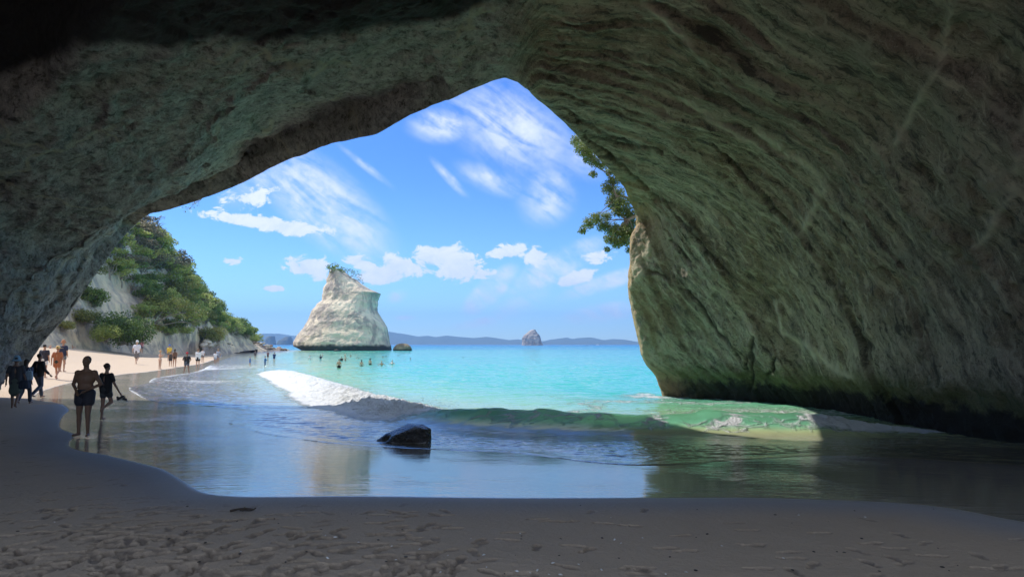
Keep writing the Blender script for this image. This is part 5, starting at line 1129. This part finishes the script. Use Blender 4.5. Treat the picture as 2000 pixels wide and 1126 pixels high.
# shells
msh = plain('shell_white', (.70, .68, .66), .4, .15, 30, .2)
def shell_mesh(sd):
    th = np.linspace(-1.25, 1.25, 15); rr = np.linspace(0, 1, 8); V = []
    for r_ in rr:
        for i, t_ in enumerate(th): V.append((r_ * math.sin(t_) * .9, r_ * math.cos(t_) - .4, .32 * math.sin(math.pi * min(1, r_ * .95 + .05)) * math.cos(t_ * .8) + (.02 if i % 2 else 0)))
    V = np.array(V); n_ = len(V); V2 = V - (0, 0, .07); Fq = np.concatenate([grid_faces(8, 15), grid_faces(8, 15, flip=True) + n_]); return np_mesh('shell', np.concatenate([V, V2]), Fq)
sm_ = shell_mesh(0); rg = random.Random(3)
SHP = [(765, 1067), (920, 1052), (945, 1084), (950, 1108), (1016, 1042), (1035, 1119), (1080, 1100), (1050, 1114), (1095, 1123), (1072, 1123), (1200, 1054), (1213, 1061), (1255, 1051), (1193, 1011), (1130, 1103), (875, 1085), (820, 1073), (107, 1020), (636, 1046), (655, 1049), (700, 1060), (1175, 1113), (640, 1090), (773, 1094), (860, 1118), (1340, 1118), (1410, 1066), (1530, 1090), (1560, 1006), (1690, 1010), (470, 1078), (1300, 1122), (1010, 1116)]
for px, py in SHP:
    g = ground_at(px, py); s_ = rg.uniform(.012, .024)
    o = link_obj('shell', sm_, None, msh); o.location = g + (0, 0, .006 + .0); o.scale = (s_, s_ * rg.uniform(.6, 1), s_); o.rotation_euler = (rg.uniform(-.3, .3), rg.uniform(-.3, .3), rg.uniform(0, 6.28)); tag(o, 'tiny white shell lying on the shaded foreground sand', 'shell', 'white shells on the foreground sand')
# dark bits of weed and pebbles
mpb = plain('dark_pebble', (.035, .03, .028), .6, .3, 20, .2); pbm = boulder_mesh(1, .8, .45, 61, 2, 5)
for k in range(60):
    px = rg.uniform(20, 1950); py = rg.uniform(985, 1124) if px > 350 else rg.uniform(890, 1124); g = ground_at(px, py); s_ = rg.uniform(.005, .015)
    o = link_obj('pebble', pbm, None, mpb); o.location = g + (0, 0, .003); o.scale = (s_ * 1.3, s_, s_); o.rotation_euler = (0, 0, rg.uniform(0, 6.28)); tag(o, 'tiny dark pebble on the shaded foreground sand', 'pebble', 'dark pebbles on the foreground sand')
g = ground_at(472, 999); t_ = empty('driftwood', tuple(g), 0, 'short dark piece of driftwood on the sand below the wet edge', 'driftwood'); rn_ = np.random.default_rng(4)
link_mesh('stick', tubes_mesh([limb((-.13, 0, .012), (.13, .03, .018), .014, .008, rn_, .04), limb((.0, 0, .014), (.14, .06, .03), .01, .006, rn_, .06), limb((-.02, .0, .014), (.03, .02, .05), .008, .004, rn_, .05)], 7), plain('dark_wood', (.05, .035, .025), .8, .3, 20, .3), t_)
# two tiny boats
for px, Dd, col, lab, L_ in [(1146, 1300, (.03, .03, .05), 'tiny dark boat on the horizon right of the distant rock stack', 4.5), (1167, 2600, (.85, .85, .85), 'tiny white boat on the horizon under the far hills', 13)]:
    p = at(px, 672, Dd); t_ = empty('boat', (p[0], Dd, 0), .3, lab, 'boat', 'boats on the horizon')
    a_ = np.linspace(0, 1, 12); hull = []
    for f_ in a_:
        w_ = .16 * math.sin(math.pi * min(1, f_ * .55 + .42)) * (1 - f_ ** 6 * .95); hull += [((f_ - .5) * L_, -w_ * L_, .13 * L_), ((f_ - .5) * L_, -w_ * .6 * L_, -.03 * L_), ((f_ - .5) * L_, w_ * .6 * L_, -.03 * L_), ((f_ - .5) * L_, w_ * L_, .13 * L_), ((f_ - .5) * L_, 0, .10 * L_)]
    link_mesh('hull', np_mesh('hull', hull, grid_faces(12, 5, True)), cmat(col, .4), t_, False)
    link_mesh('cabin', fuse([cap((-.1 * L_, 0, .13 * L_), (-.1 * L_, 0, .20 * L_), .08 * L_, .06 * L_), cap((.03 * L_, 0, .13 * L_), (0, 0, .18 * L_), .07 * L_, .05 * L_)], .02 * L_, 'cabin'), cmat(col, .4), t_)
# towels and a few things on the back beach
for px, py, col, lab in [(205, 672.5, (.6, .6, .66), 'pale towel on the back beach below the dark shrub'), (186, 673.5, (.08, .08, .12), 'dark towel on the back beach by the straw hatted sunbather'), (228, 673.5, (.35, .36, .42), 'grey towel on the back beach right of the tanned pair')]:
    g = ground_at(px, py + 3); xs_ = np.linspace(-.5, .5, 9); YY, XX = np.meshgrid(np.linspace(-.9, .9, 13), xs_); ZZ = ground_h(g[0] + XX, g[1] + YY) + .02 + .03 * (fbm(XX * 3 + px, YY * 3, 0, 2, 9) + .6)
    V = np.stack([XX + g[0], YY + g[1], ZZ], -1).reshape(-1, 3); V = np.concatenate([V, V - (0, 0, .02)]); Fq = np.concatenate([grid_faces(9, 13), grid_faces(9, 13, flip=True) + 117])
    tag(link_mesh('beach_towel', np_mesh('towel', V, Fq), cmat(col)), lab, 'towel')
print('all', round(time.time() - T0, 1))
